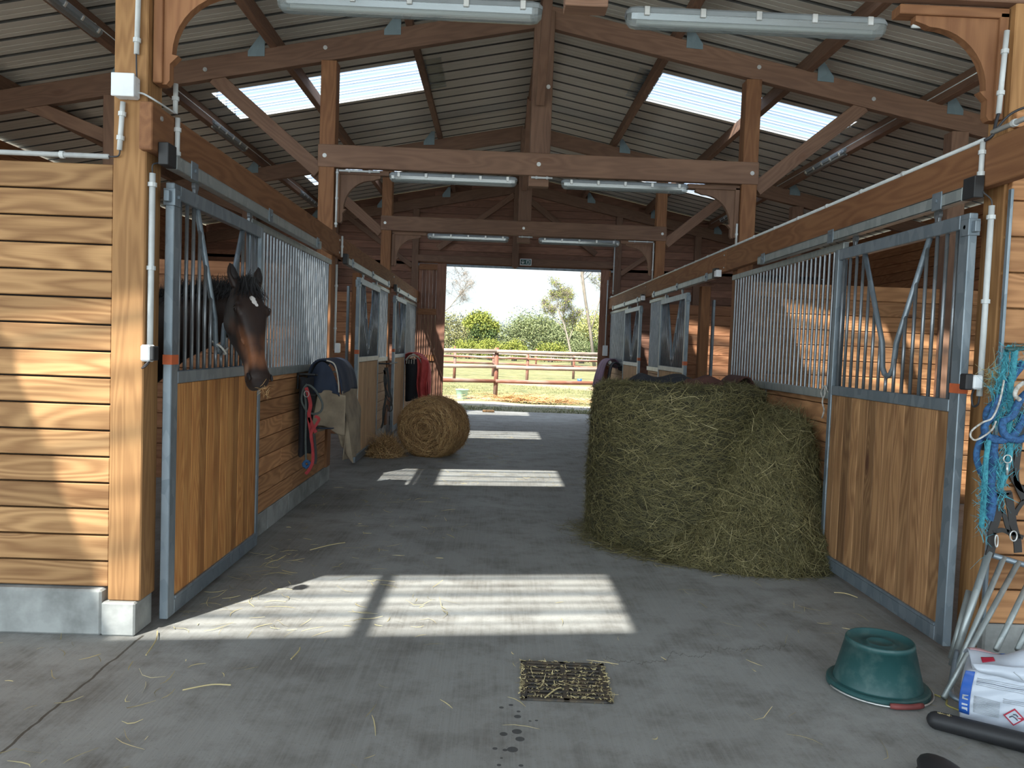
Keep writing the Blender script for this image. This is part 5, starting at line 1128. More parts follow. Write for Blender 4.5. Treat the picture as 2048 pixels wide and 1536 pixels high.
# right side rugs
t = thing('horse_rug', (2.25, 15.6, 0.8), 'mauve rug hanging in folds by the far doorway behind the hay bale', 'horse rug')
mb, _ = drape([(2.42, 1.15), (2.40, 1.26), (2.32, 1.33), (2.2, 1.29), (2.13, 1.15), (2.08, 0.95), (2.05, 0.72)], 15.3, 16.2, fold=0.03, seed=7, freq=5); mb.build('cover', 'cloth_mauve', t, smooth=True, mods=(SOL(0.02), SUB(1)))
mb, _ = drape([(2.42, 1.12), (2.39, 1.22), (2.32, 1.27), (2.24, 1.2), (2.2, 0.9)], 15.0, 15.28, fold=0.01, seed=8); mb.build('dark_lining', 'cloth_black', t, smooth=True, mods=(SOL(0.02), SUB(1)))
rack('right', 15.0, 15.9, 1.2, 'black rack arm holding the mauve rug on the right')
def flatrug(name, cx, cy, w, d_, z, mat, label, sd, yaw=0.0):
    def fn(u, v):
        x = (u-0.5)*w; y = (v-0.5)*d_; e = max(abs(u-0.5), abs(v-0.5))*2; zz = z+0.018*math.sin(u*9+sd)+0.012*math.sin(v*11+sd*2)+0.02-(0.055*max(0, e-0.8)/0.2)
        return (cx+x*math.cos(yaw)-y*math.sin(yaw), cy+x*math.sin(yaw)+y*math.cos(yaw), zz)
    mb = MB(); mb.grid(fn, 26, 18); o = mb.build(name, mat, smooth=True, mods=(SOL(0.022), SUB(1))); return tag(o, label, 'rug', 'rugs lying on the big bale')
flatrug('folded_rug', 1.42, 6.63, 0.50, 0.34, 1.265, 'cloth_black', 'black rug lying crumpled on top of the big hay bale, left one', 1.0, 0.1)
flatrug('folded_rug', 1.74, 6.50, 0.34, 0.30, 1.262, 'cloth_brown', 'dark red brown rug end lying on top of the big hay bale', 2.6, -0.2)
rack('right', 6.98, 7.7, 1.17, 'black rack bracket on the right stall front just past the hay bale')
t = thing('horse_rug', (2.3, 7.3, 1.0), 'dark brown rug hump showing over the back of the hay bale', 'horse rug')
mb, _ = drape([(2.40, 1.0), (2.38, 1.18), (2.30, 1.30), (2.20, 1.24), (2.12, 1.05), (2.1, 0.8)], 7.08, 7.6, fold=0.012, seed=9); mb.build('cover', 'cloth_brown', t, smooth=True, mods=(SOL(0.02), SUB(1)))
# twine on the right rail
t = loop_rope([(2.425, 5.72, 1.29), (2.42, 5.70, 1.24), (2.422, 5.74, 1.18), (2.42, 5.70, 1.12), (2.422, 5.73, 1.06)], 0.006, 'rope_white', 'grey twine knotted round the right stall rail beside the big door', 'twine', 'twine')
mb = MB(); mb.tube(smoothpath([(2.425, 5.66, 1.25), (2.418, 5.70, 1.30), (2.425, 5.78, 1.25), (2.418, 5.72, 1.2)], 5), 0.006, 6); mb.build('knot', 'rope_white', t, smooth=True)
loop_rope([(-1.64, 4.86, 1.43), (-1.645, 4.80, 1.395), (-1.62, 4.76, 1.40), (-1.64, 4.72, 1.44), (-1.69, 4.70, 1.47)], 0.007, 'rope_white', 'frayed pale rope tied at the bottom of the door opening under the horse', 'twine', 'twine')
nn = 26; strands('hay_wisp', 'straw', np.array([(-1.335, 4.60, 1.195)]*nn)+rng.normal(size=(nn, 3))*[.012, .012, .014], np.tile([0, -1.0, 0], (nn, 1)), rng.normal(size=(nn, 3)), t_horse, .03, .09, .002, .4, 1.2)
del D.objects['hay_wisp']['kind']

# ------------------------------------------------------------------ right edge: ropes and halters, metal rack, sack, bucket
yr = 3.76
def rq(u, v, y=yr): return WY(u, v, y)
t = thing('rope_hook', rq(2040, 698, 3.8), 'dark green bar hook on the right wall carrying the blue ropes', 'hook')
mb = MB(); mb.tube([rq(2013, 699, 3.72), rq(2013, 699, 3.72), rq(2075, 695, 3.74)], 0.012, 10); mb.build('bar', 'bucket', t, smooth=True)
mb = MB(); a_ = Vector(rq(2060, 697, 3.74)); mb.tube([a_, a_+Vector((0.0, 0.12, 0))], 0.012, 10); mb.build('wall_peg', 'bucket', t, smooth=True)
def rope(pts, r_, mat, label, y=yr, group='ropes hanging at the right edge'):
    return loop_rope([rq(u, v, y+dy) for (u, v, dy) in [(p+(0,))[:3] for p in pts]], r_, mat, label, 'lead_rope', 'rope', 9, 7, group=group)
t1 = rope([(2020, 692), (2013, 705), (2008, 740), (2000, 780), (1992, 830), (1988, 850)], .013, 'rope_turq', 'turquoise frayed rope falling from the tip of the green hook')
t2_ = rope([(2030, 700), (2026, 740), (2020, 780), (2022, 820), (2016, 860), (2020, 900), (2012, 940), (2000, 975)], .015, 'rope_turq', 'turquoise rope hanging inside the blue coils', yr-.03)
rope([(2048, 725), (2020, 760), (1995, 800), (1976, 820), (1974, 840), (1985, 835), (1998, 810), (2015, 775), (2030, 745)], .018, 'rope_blue', 'thick blue rope coil highest in the tangle', yr-.01)
rope([(2000, 790), (1985, 830), (1970, 850), (1972, 868), (1990, 880), (2015, 878), (2035, 860), (2048, 830)], .017, 'rope_blue', 'blue rope loop bulging to the left of the tangle', yr-.05)
rope([(1968, 870), (1957, 890), (1953, 915), (1960, 940), (1968, 955), (1970, 975), (1968, 1000)], .015, 'rope_blue', 'blue rope hanging lowest on the left of the tangle')
rope([(1990, 870), (1985, 900), (1988, 930), (1980, 965), (1984, 1000), (1976, 1040)], .024, 'rope_blue', 'thick blue rope tassel hanging straight down', yr-.02)
rope([(2060, 780), (2040, 800), (2025, 830), (2005, 845), (2010, 870), (2035, 880), (2060, 870)], .018, 'rope_blue', 'blue rope crossing the right edge of the photo', yr-.06)
rope([(1978, 880), (1972, 920), (1970, 970), (1966, 1010), (1963, 1055)], .012, 'rope_turq', 'bright turquoise frayed rope end hanging longest', yr-.05)
rope([(2008, 760), (2000, 800), (1985, 835), (1965, 845), (1945, 860), (1941, 872), (1950, 880), (1968, 872), (1985, 858), (1992, 842)], .0045, 'rope_white', 'white cord looped out to the left of the ropes', yr-.07)
rope([(2048, 765), (2035, 775), (2030, 790), (2040, 800)], .010, 'rope_white', 'short white rope end at the right edge', yr-.08)
def fray(par, u, v, du, dv, n_, mat, l0=.04, l1=.10, y=yr-.03):
    P_ = np.array([rq(u+rng.normal()*du, v+rng.normal()*dv, y+rng.normal()*.012) for _ in range(n_)])
    o = strands('frayed_fibres', mat, P_, np.tile([0, -1.0, 0], (n_, 1)), np.tile([0, 0, -1.0], (n_, 1))+rng.normal(size=(n_, 3))*0.5, par, l0, l1, .003, .4, .9); del o['kind']
fray(t1, 2000, 800, 9, 35, 260, 'rope_turq'); fray(t1, 2020, 850, 12, 30, 260, 'rope_turq'); fray(t2_, 1998, 950, 5, 30, 160, 'rope_turq'); fray(t2_, 2020, 720, 12, 12, 90, 'rope_turq')
fb_ = [o for o in D.objects if o.get('label') == 'bright turquoise frayed rope end hanging longest'][0]; fray(fb_, 1966, 1000, 3, 40, 160, 'rope_turq', .04, .09, yr-.05)
t = thing('halter', rq(2010, 1050), 'black nylon halter with metal buckles hanging below the blue ropes', 'halter', 'halters at the right edge')
for nm, pts, w in (('cheek_strap', [(1998, 985), (2000, 1010), (1992, 1040), (1984, 1065), (1984, 1090), (1978, 1112)], .04), ('throat_strap', [(2016, 985), (2022, 1020), (2026, 1050), (2034, 1080), (2036, 1105)], .038), ('cross_strap', [(1990, 988), (2006, 986), (2022, 985)], .02), ('lower_strap', [(1985, 1065), (2004, 1060), (2024, 1068), (2046, 1075)], .022), ('chin_strap', [(2006, 1020), (2014, 1050), (2022, 1070)], .022)):
    strap([rq(a, b_, yr-.03) for a, b_ in pts], w, 'leather', nm, t, 0.006)
def ringbuckle(par, u, v, ru, rv, y=yr-.05, nm='buckle'):
    mb = MB(); mb.tube([rq(u+ru*math.cos(a), v+rv*math.sin(a), y) for a in np.linspace(0, 2*PI, 17)[:-1]], .0035, 7, closed=True); mb.build(nm, 'bolt', par, smooth=True)
ringbuckle(t, 2027, 1072, 7, 10); ringbuckle(t, 1993, 1082, 3, 12)
mb = MB(); mb.tube([rq(2014, 928, yr-.05), rq(2014, 950, yr-.05)], .006, 8); mb.build('snap_hook', 'bolt', t, smooth=True); ringbuckle(t, 2015, 918, 8, 8, nm='ring')
t = thing('bridle', rq(2040, 960), 'black leather bridle half hidden behind the ropes at the right edge', 'bridle')
for nm, pts, w in (('cheek_strap', [(2040, 800), (2042, 860), (2035, 910), (2032, 960), (2048, 1000)], .03), ('rein', [(2020, 900), (2024, 950), (2040, 975), (2060, 985)], .028), ('brow_strap', [(1960, 888), (1968, 895), (1978, 880), (1985, 868)], .03), ('keeper', [(2048, 1000), (2034, 1020), (2030, 1030)], .02)):
    strap([rq(a, b_, yr+.065) for a, b_ in pts], w, 'leather', nm, t, 0.008)
nn = 260; a_ = np.array([rq(1990+rng.normal()*9, 765+rng.normal()*14, 3.83) for _ in range(nn)])
t = thing('hay_tuft', tuple(a_.mean(0)), 'tuft of dry hay caught behind the switch box on the right', 'hay'); t['kind'] = 'stuff'
strands('wisps', 'straw_floor', a_, np.tile([0, -1.0, 0], (nn, 1)), rng.normal(size=(nn, 3)), t, .04, .13, .002, .3, .8)
nn = 240; P_ = np.array([rq(1975+rng.normal()*14, 300+rng.normal()*50*0.6, 3.84) for _ in range(nn)])
t = thing('steel_strip', (2.493, 3.835, 0.2), 'thin galvanised strip up the edge of the right board wall', 'trim')
mb = MB(); mb.box((2.486, 3.825, 0.2), (2.50, 3.85, 2.36), 2, 0.002); mb.build('strip', 'galv', t)
# leaning tubular rack (hay rack turned on its side)
t = thing('hay_rack', (2.35, 3.6, 0.0), 'galvanised tubular rack leaning on the wall under the ropes', 'hay rack')
A0, A1 = Vector((2.44, 3.75, 0.575)), Vector((2.95, 3.77, 0.44)); F0 = Vector((2.045, 3.385, 0.012))
def tb(p0, p1, r_, nm='rung', mat='galv_hi'): mb = MB(); mb.tube([p0, p1], r_, 12); mb.build(nm, mat, t, smooth=True)
tb(A0, A1, .014, 'top_rail', 'galv')
tb(F0, Vector(WY(2037, 1124, 3.75)), .013); tb(Vector(WY(1911, 1345, 3.49)), Vector(WY(2008, 1114, 3.75)), .013)
tb(Vector(WY(1992, 1300, 3.46)), Vector(WY(2072, 1133, 3.75)), .013); tb(Vector(WY(2035, 1300, 3.46)), Vector(WY(2108, 1143, 3.76)), .013)
tb(Vector(WY(1904, 1332, 3.60)), A0+Vector((-.003, -.01, .012)), .017, 'side_tube'); tb(Vector(WY(1902, 1318, 3.64)), Vector(WY(1938, 1182, 3.76)), .015, 'side_tube')
mb = MB(); mb.tube(smoothpath([(2.20, 3.56, .16), (2.13, 3.47, .075), (2.085, 3.40, .035), (2.085, 3.36, .022), (2.13, 3.33, .02), (2.22, 3.33, .03), (2.40, 3.37, .06)], 6), .012, 10); mb.build('bent_foot', 'galv', t, smooth=True)
# upturned bucket
bx_, by_ = 1.808, 3.51
t = thing('bucket', (bx_, by_, 0), 'scuffed dark green rubber bucket standing upside down on the concrete', 'bucket')
mb = MB(); mb.lathe([(0.0, 0.205), (0.048, 0.205), (0.052, 0.212), (0.060, 0.212), (0.064, 0.205), (0.128, 0.207), (0.138, 0.224), (0.1425, 0.227), (0.147, 0.222), (0.150, 0.200), (0.150, 0.200), (0.190, 0.036), (0.192, 0.026), (0.186, 0.026), (0.178, 0.06), (0.14, 0.19), (0.0, 0.195)], (bx_, by_, 0), 64); mb.build('shell', 'bucket', t, smooth=True)
mb = MB(); mb.lathe([(0.188, 0.030), (0.212, 0.029), (0.219, 0.024), (0.220, 0.003), (0.214, 0.0), (0.210, 0.018), (0.188, 0.022), (0.188, 0.030)], (bx_, by_, 0), 64); mb.build('rim', 'bucket', t)
for i in range(10):
    pass
mb = MB(); pts = [(bx_+0.228*math.cos(a), by_+0.236*math.sin(a), 0.012) for a in np.linspace(PI*1.03, PI*1.97, 22)]; mb.tube(pts, .004, 6); mb.build('wire_handle', 'bolt', t, smooth=True)
mb = MB(); pts = [(bx_+0.229*math.cos(a), by_+0.238*math.sin(a), 0.017) for a in np.linspace(PI*1.42, PI*1.63, 8)]; mb.tube(pts, [.011, .013, .0125, .012, .012, .0125, .013, .011], 12); mb.build('grip', 'grip', t, smooth=True)
# sack
t = thing('feed_sack', (2.25, 3.2, 0), 'white plastic sack with blue edge and hazard diamond, top folded down', 'sack')
S0 = Vector((1.985, 3.16, 0)); sx_ = Vector((0.83, -0.55, 0)).normalized(); sy_ = Vector((0.55, 0.83, 0)).normalized(); SW, SD, SH = 0.46, 0.22, 0.262
def sackp(u, v, w, bulge=1.0):
    """u across 0..1, v up 0..1, w depth 0..1"""
    b_ = 0.022*math.sin(PI*min(max(v, 0), 1))*bulge; cw = math.sin(PI*min(max(u, 0), 1))
    p = S0+sx_*(u*SW+ (0.5-u)*0.02*v)+sy_*(w*SD)+Vector((0, 0, v*SH*(0.92+0.12*u)))
    p += -sy_*(b_*cw*(1-w))+sy_*(b_*cw*w)+sx_*(0.014*math.sin(PI*v)*(1 if u > .5 else -1)*abs(2*u-1)**3)
    cr_ = 0.006*math.sin(u*38+v*9)*max(0, u-0.55)*2*math.sin(PI*v)+0.0035*math.sin(u*23-v*31)
    return p - sy_*cr_*(1-w)
mb = MB(); nu, nv = 34, 20; rings_ = []
for j in range(nv+1):
    v = j/nv; rg = []
    for i in range(nu): rg.append(sackp(i/nu, v, 0.0))
    for i in range(8): rg.append(sackp(1, v, i/8))
    for i in range(nu): rg.append(sackp(1-i/nu, v, 1.0))
    for i in range(8): rg.append(sackp(0, v, 1-i/8))
    c_ = sum(rg, Vector())/len(rg)
    k_ = 0.965 if j in (0, nv) else 1.0
    rings_.append([c_+(p-c_)*k_ for p in rg])
loft(mb, rings_); mb.build('body', 'bag', t, smooth=True, mods=(SUB(1),))
# folded over top
mb = MB()
def fold(u, v):
    p = sackp(u, 1.0, 0.5); h_ = 0.11*math.sin(PI*v*0.95)*(0.35+0.75*u); return p+sy_*((v-0.5)*-SD*1.02+0.01*math.sin(u*14))+Vector((0, 0, h_+0.012*math.sin(u*11+v*5)-0.01))+sx_*(0.05*(v-0.5))
mb.grid(fold, 30, 18); mb.build('folded_top', 'bag', t, smooth=True, mods=(SOL(0.006), SUB(1)))
mb = MB()
def fold2(u, v):
    return sackp(0.04+0.9*u, 1.0, 0.0)-sy_*(0.014+0.018*math.sin(PI*v))+Vector((0, 0, 0.03-0.075*v*(0.4+0.9*u)+0.03*u))+sx_*(0.03*v)
mb.grid(fold2, 26, 10); mb.build('folded_flap', 'bag', t, smooth=True, mods=(SOL(0.006), SUB(1)))
def patch(u0, u1, v0, v1, mat, nm, off=0.0035, nu_=10, nv_=10, ang=0.0, w=0.0):
    cu, cv = (u0+u1)/2, (v0+v1)/2; mb = MB()
    def fn(a, b_):
        du, dv = (a-0.5)*(u1-u0), (b_-0.5)*(v1-v0); x = du*SW; z = dv*SH; xr = x*math.cos(ang)-z*math.sin(ang); zr = x*math.sin(ang)+z*math.cos(ang)
        return sackp(cu+xr/SW, cv+zr/SH, 0.0)-sy_*(off)
    mb.grid(fn, nu_, nv_); return mb.build(nm, mat, t, smooth=True, mods=(SOL(0.001),))
patch(0.0, 0.075, 0.22, 0.97, 'ink_blue', 'blue_edge')
patch(0.02, 0.06, 0.27, 0.33, 'bag', 'edge_mark', .0048); patch(0.02, 0.06, 0.37, 0.40, 'bag', 'edge_mark', .0048); patch(0.02, 0.06, 0.46, 0.55, 'ink_grey', 'edge_mark', .0048)
for i in range(5): patch(0.10, 0.55-0.03*(i == 4), 0.865-0.028*i, 0.873-0.028*i, 'ink_grey' if i != 2 else 'ink', 'text_line', .004, 8, 2)
for i in range(13): patch(0.10, 0.29, 0.55-0.022*i, 0.561-0.022*i, 'ink_grey', 'text_line', .004, 8, 2)
for i in range(3): patch(0.31, 0.52, 0.62-0.028*i, 0.628-0.028*i, 'ink_grey', 'text_line', .004, 8, 2)
patch(0.42, 0.57, 0.24, 0.50, 'ink_red', 'hazard_diamond', .004, 8, 8, PI/4+0.05) if False else None
def diamond(cu, cv, s_, mat, nm, off):
    mb = MB(); P_ = [sackp(cu+dx*s_/SW, cv+dz*s_/SH, 0.0)-sy_*off for dx, dz in ((-1, 0), (0, -1), (1, 0), (0, 1))]
    mb.add(P_+[p+sy_*0.002 for p in P_], [(0, 1, 2, 3), (7, 6, 5, 4), (0, 4, 5, 1), (1, 5, 6, 2), (2, 6, 7, 3), (3, 7, 4, 0)]); return mb.build(nm, mat, t)
diamond(0.40, 0.37, 0.037, 'ink_red', 'hazard_diamond', .006); diamond(0.40, 0.37, 0.030, 'bag', 'diamond_field', .0068)
mb = MB(); mb.tube([sackp(0.40+a/SW, 0.37+b_/SH, 0)-sy_*.008 for a, b_ in ((-.016, -.004), (-.006, .004), (.004, -.002), (.013, -.010))], .0028, 6); mb.build('hazard_symbol', 'ink', t, smooth=True)
mb = MB(); mb.tube([sackp(0.40+a/SW, 0.37+b_/SH, 0)-sy_*.008 for a, b_ in ((-.004, .012), (.005, .014), (.012, .006))], .0026, 6); mb.build('hazard_symbol', 'ink', t, smooth=True)
for i in range(5): mb = MB(); mb.tube([fold2(0.35+0.13*i, 0.25)-sy_*.007, fold2(0.40+0.13*i, 0.75)-sy_*.007], .003, 5); mb.build('letter_stroke', 'ink_grey', t)
mb = MB(); mb.grid(lambda a, b_: fold(0.02+0.24*a, 0.04+0.40*(1-b_))+Vector((0, 0, 0.0055)), 8, 8); mb.build('picture_panel', 'ink_pink', t, smooth=True, mods=(SOL(.001),))
mb = MB(); mb.grid(lambda a, b_: fold(0.27+0.03*a, 0.04+0.45*(1-b_))+Vector((0, 0, 0.006)), 4, 8); mb.build('blue_stripe', 'ink_blue', t, smooth=True, mods=(SOL(.001),))
mb = MB(); mb.grid(lambda a, b_: fold(0.09+0.10*a, 0.65+0.14*b_)+Vector((0, 0, 0.007)), 6, 6); mb.build('dark_print', 'ink_red', t, smooth=True, mods=(SOL(.001),))
mb = MB(); mb.tube([sackp(0.5, 0.14, 0)-sy_*.006, sackp(0.505, 0.10, 0)-sy_*.006, sackp(0.52, 0.09, 0)-sy_*.006], .004, 5); mb.build('print_mark', 'ink', t)
# yellow twine between bucket and sack
mb = MB(); mb.tube(smoothpath([(2.03, 3.44, .004), (2.06, 3.39, .004), (2.03, 3.33, .004), (2.06, 3.27, .004), (2.03, 3.22, .004)], 5), .004, 6); tag(mb.build('baling_twine', 'twine', smooth=True), 'yellow baling twine on the floor between bucket and sack', 'twine')
# black pipe in the corner
t = thing('rubber_pipe', (2.0, 2.98, 0), 'dark rounded tube lying on the concrete in front of the white sack', 'tube')
mb = MB(); a_, b_ = Vector((1.855, 3.115, .037)), Vector((2.40, 2.74, .040)); d_ = (b_-a_).normalized(); pts = [a_-d_*o_ for o_ in (.034, .030, .020, .008)]+[a_, a_.lerp(b_, .3), a_.lerp(b_, .65), b_]; mb.tube(pts, [.004, .016, .028, .034, .036, .037, .038, .04], 20); mb.build('sleeve', 'black', t, smooth=True)
nn = 50; strands('dust_scuff', 'straw_floor', np.array([a_+d_*rng.random()*.05+Vector((0, -.01, .036)) for _ in range(nn)]), np.tile([0, 0, 1.0], (nn, 1)), rng.normal(size=(nn, 3)), t, .004, .012, .003, .1, .3); del D.objects['dust_scuff']['kind']
t = thing('rubber_boot', (1.70, 2.72, 0), 'black rubber toe showing at the bottom edge right of the drain', 'boot')
mb = MB(); ell(mb, Vector((1.635, 2.645, .045)), (Vector((1, 0, 0)), Vector((0, 1, 0)), Vector((0, 0, 1))), (.075, .16, .048), 20); mb.v = [(x, y, max(z, .004)) for x, y, z in mb.v]; mb.build('toe', 'black', t, smooth=True)
mb = MB(); ell(mb, Vector((1.635, 2.645, .008)), (Vector((1, 0, 0)), Vector((0, 1, 0)), Vector((0, 0, 1))), (.08, .165, .008), 20); mb.build('sole', 'black', t, smooth=True)
t = thing('rubber_boot', (2.02, 2.72, 0), 'black rubber shape in the bottom right corner touching the dark tube', 'boot')
mb = MB(); ell(mb, Vector((2.06, 2.60, .05)), (Vector((.9, .4, 0)), Vector((-.4, .9, 0)), Vector((0, 0, 1))), (.12, .16, .052), 20); mb.v = [(x, y, max(z, .004)) for x, y, z in mb.v]; mb.build('toe', 'black', t, smooth=True)
mb = MB(); ell(mb, Vector((2.06, 2.60, .008)), (Vector((.9, .4, 0)), Vector((-.4, .9, 0)), Vector((0, 0, 1))), (.125, .165, .008), 20); mb.build('sole', 'black', t, smooth=True)

# ------------------------------------------------------------------ outside: fences, trees
def fence(y, posts, rails, x0, x1, label, r_, mat='rail_grey', dy=0.0, pr=0.065):
    t = thing('paddock_fence', ((x0+x1)/2, y, 0), label, 'fence', 'round rail paddock fences')
    for (x, h) in posts:
        mb = MB(); mb.tube([(x, y+dy*x, -0.05), (x+0.01, y+dy*x, h*0.5), (x, y+dy*x, h)], [pr, pr*0.97, pr*0.92], 12); mb.build('post', 'rail_red', t, smooth=True)
    for (za, zb_, m_) in rails:
        k = [x0]+sorted(p[0] for p in posts if x0 < p[0] < x1)+[x1]
        for a, b_ in zip(k, k[1:]):
            f0, f1 = (a-x0)/(x1-x0), (b_-x0)/(x1-x0); w0, w1 = za+(zb_-za)*f0, za+(zb_-za)*f1; j = random.uniform(-.01, .01)
            mb = MB(); mb.tube([(a, y+dy*a-pr*1.1, w0+j), ((a+b_)/2, y+dy*(a+b_)/2-pr*1.2, (w0+w1)/2-0.01), (b_, y+dy*b_-pr*1.1, w1-j)], [r_, r_*1.04, r_*.95], 12); mb.build('rail', m_, t, smooth=True)
fence(22.3, [(-6.4, 1.42), (-3.2, 1.44), (0.03, 1.46), (3.3, 1.46), (6.5, 1.46)], [(1.29, 1.42, 'rail_grey'), (0.86, 0.98, 'rail_grey'), (0.44, 0.60, 'rail_red')], -7.5, 8.0, 'nearest paddock fence of red brown and bleached round rails', .055, dy=.05)
fence(33.0, [(-7, 1.35), (-1.7, 1.32), (1.35, 1.32), (4.4, 1.32), (7.3, 1.32), (10.5, 1.32)], [(1.02, 1.02, 'rail_red'), (0.62, 0.62, 'rail_grey')], -11, 14, 'second paddock fence crossing behind the first', .04)
fence(39.0, [(-8, 1.35), (-4, 1.35), (-0.1, 1.3), (3.9, 1.3), (8, 1.3), (12, 1.3)], [(1.18, 1.05, 'rail_grey'), (0.66, 0.62, 'rail_red')], -12, 16, 'third paddock fence with a bleached top rail', .045)
fence(58.0, [(-10, 1.4), (-3, 1.4), (3, 1.4), (9, 1.4), (15, 1.4)], [(1.15, 1.15, 'rail_grey'), (0.7, 0.7, 'rail_grey')], -16, 20, 'farthest pale paddock fence in front of the hedge', .06)
t = thing('bucket', (-0.90, 22.05, -0.02), 'pale turquoise bucket standing on the grass at the foot of the fence', 'bucket')
mb = MB(); mb.lathe([(0, 0.0), (0.12, 0.0), (0.135, 0.02), (0.175, 0.27), (0.19, 0.28), (0.185, 0.26), (0.17, 0.255), (0.125, 0.02), (0, 0.02)], (-0.90, 22.05, -0.02), 28); mb.build('shell', 'bucket_out', t, smooth=True)
mb = MB(); mb.tube([(-0.90+.18*math.cos(a), 22.05-.06*0, .26-.10*math.sin(a)) for a in np.linspace(0, PI, 12)], .006, 6); mb.build('handle', 'bolt', t, smooth=True)
t = thing('bucket', (3.9, 36, 0), 'tiny blue tub far off in the field on the right', 'tub'); mb = MB(); mb.lathe([(0, 0), (.09, 0), (.11, .14), (.10, .14), (.08, .03), (0, .03)], (3.9, 36.0, 0), 20); mb.build('shell', 'ink_blue', t, smooth=True)
mb = MB(); mb.box((-0.25, 17.75, 0.0), (0.02, 17.85, 0.05), 0, 0.01); tag(mb.build('brick', 'straw_core'), 'small broken brick on the concrete sill of the far doorway', 'brick')
# wilted heap by the fence
nn = 900; P_ = np.stack([rng.normal(size=nn)*0.75+1.1, 21.7+rng.normal(size=nn)*0.22, np.abs(rng.normal(size=nn))*0.05], 1)
t = thing('brush_pile', (1.1, 21.7, 0), 'low pile of dry cut branches at the foot of the fence', 'brush'); strands('twigs', 'straw', P_, np.tile([0, 0, 1.0], (nn, 1)), rng.normal(size=(nn, 3))*[1.5, .6, .1], t, .2, .7, .012, .25, .5, floor=0.0)
nn = 26000; P_ = np.stack([rng.uniform(-5, 8, nn), 18.2+13*rng.random(nn)**1.7, np.zeros(nn)], 1); P_[:, 2] = -0.02
kk = (P_[:, 1] > 18.35) & ~((P_[:, 1] > 19.7) & (P_[:, 1] < 21.3) & (rng.random(nn) < .85)); P_ = P_[kk]
M['grass'] = strandmat('grass blades', [(0, (0.07, 0.09, 0.03)), (0.5, (0.13, 0.15, 0.055)), (0.9, (0.24, 0.22, 0.10)), (1, (0.42, 0.38, 0.10))], 0.9)
o = strands('short_grass', 'grass', P_, np.tile([0, 0, 1.0], (len(P_), 1)), rng.normal(size=(len(P_), 3))*[.6, .6, .3]+[0, 0, .5], None, .05, .14, .010, .1, .3, seg=3); tag(o, 'short sunlit grass growing in the paddock outside the doorway', 'grass')
def leaves(name, C, n, spread, size, mat, parent, seed=0, tint=None):
    """many small leaf blades gathered round centres C"""
    r_ = np.random.default_rng(seed); C = np.asarray(C, float); k = r_.integers(0, len(C), n); p = C[k]+r_.normal(size=(n, 3))*spread
    a = r_.normal(size=(n, 3)); a /= np.linalg.norm(a, axis=1, keepdims=True); b_ = np.cross(a, r_.normal(size=(n, 3))); b_ /= np.linalg.norm(b_, axis=1, keepdims=True); s_ = size*r_.uniform(.6, 1.3, (n, 1))
    V = np.stack([p-a*s_, p+b_*s_*.5, p+a*s_, p-b_*s_*.5], 1).reshape(-1, 3); org = np.array(parent['_o'])
    me = D.meshes.new(name); me.from_pydata((V-org).tolist(), [], (np.arange(n)[:, None]*4+np.arange(4)).tolist())
    t_ = r_.random(n) if tint is None else np.clip(tint(p)+r_.normal(size=n)*.15, 0, 1)
    at = me.attributes.new('tint', 'FLOAT', 'POINT'); at.data.foreach_set('value', np.repeat(t_, 4).astype(np.float32)); me.materials.append(M[mat]); o = D.objects.new(name, me); col.objects.link(o); o.parent = parent; o['_o'] = tuple(org); return o
def bush(x, y, rx, h, mat, label, seed, n=4200, size=.16, z0=0.0, group='bushes of the hedge'):
    t = thing('bush', (x, y, 0), label, 'bush', group); r_ = np.random.default_rng(seed); m_ = 60
    th = r_.uniform(0, 2*PI, m_); ph = np.arccos(r_.uniform(-0.35, 1, m_)); C = np.stack([x+rx*.85*np.sin(ph)*np.cos(th), y+rx*.6*np.sin(ph)*np.sin(th), z0+h*.45+h*.50*np.cos(ph)], 1)*1.0; C[:, 2] = np.maximum(C[:, 2], .4)
    leaves('foliage', C, n, rx*.17, size, mat, t, seed); mb = MB()
    for i in range(5): a = i*1.3; mb.tube([(x+.2*math.cos(a), y+.2*math.sin(a), 0), (x+rx*.3*math.cos(a), y+rx*.25*math.sin(a), h*.4), (x+rx*.55*math.cos(a), y+rx*.4*math.sin(a), h*.75)], [.10, .06, .02], 6); 
    mb.build('stems', 'bark', t); return t
hz = [(-9.5, 100, 4.2, 4.8, 'leaf_olive', 'olive bush at the left end of the hedge'), (-5.2, 96, 3.4, 4.6, 'leaf_olive', 'olive grey bush beside the left door leaf in the hedge'), (0.6, 98, 3.0, 4.0, 'leaf_sage', 'low sage bush right of the yellow topped oak'), (4.3, 96, 3.6, 5.3, 'leaf_sage', 'tallest rounded sage bush at the middle of the hedge'),
      (7.6, 95, 3.2, 4.0, 'leaf_sage', 'sage bush right of the tallest one'), (9.6, 100, 3.2, 4.4, 'leaf_sage', 'sage bush behind the slender tree'), (13.0, 98, 4.0, 5.6, 'leaf_young', 'pale bush at the right end of the hedge'), (-3.1, 88, 1.8, 1.9, 'leaf_lime', 'low lime bush left of the bright pair'), (-0.6, 84, 1.5, 2.0, 'leaf_lime', 'bright lime bush in front of the oak'), (2.0, 84, 1.35, 1.9, 'leaf_lime', 'small bright lime bush left of the hedge middle'),
      (6.0, 86, 1.7, 1.8, 'leaf_lime', 'low lime bush right of the hedge middle'), (9.2, 84, 1.6, 2.0, 'leaf_sage', 'low sage bush near the trunk of the slender tree'), (11.2, 84, 1.6, 2.6, 'leaf_dark', 'dark low bush by the right hand trunk'), (16.5, 96, 4.0, 6.0, 'leaf_olive', 'olive bush hidden partly by the right door leaf'), (5.6, 104, 3.2, 5.0, 'leaf_lime', 'yellow green crown peeping over the hedge'), (-13.5, 100, 4.0, 5.4, 'leaf_sage', 'sage bush beyond the left door leaf')]
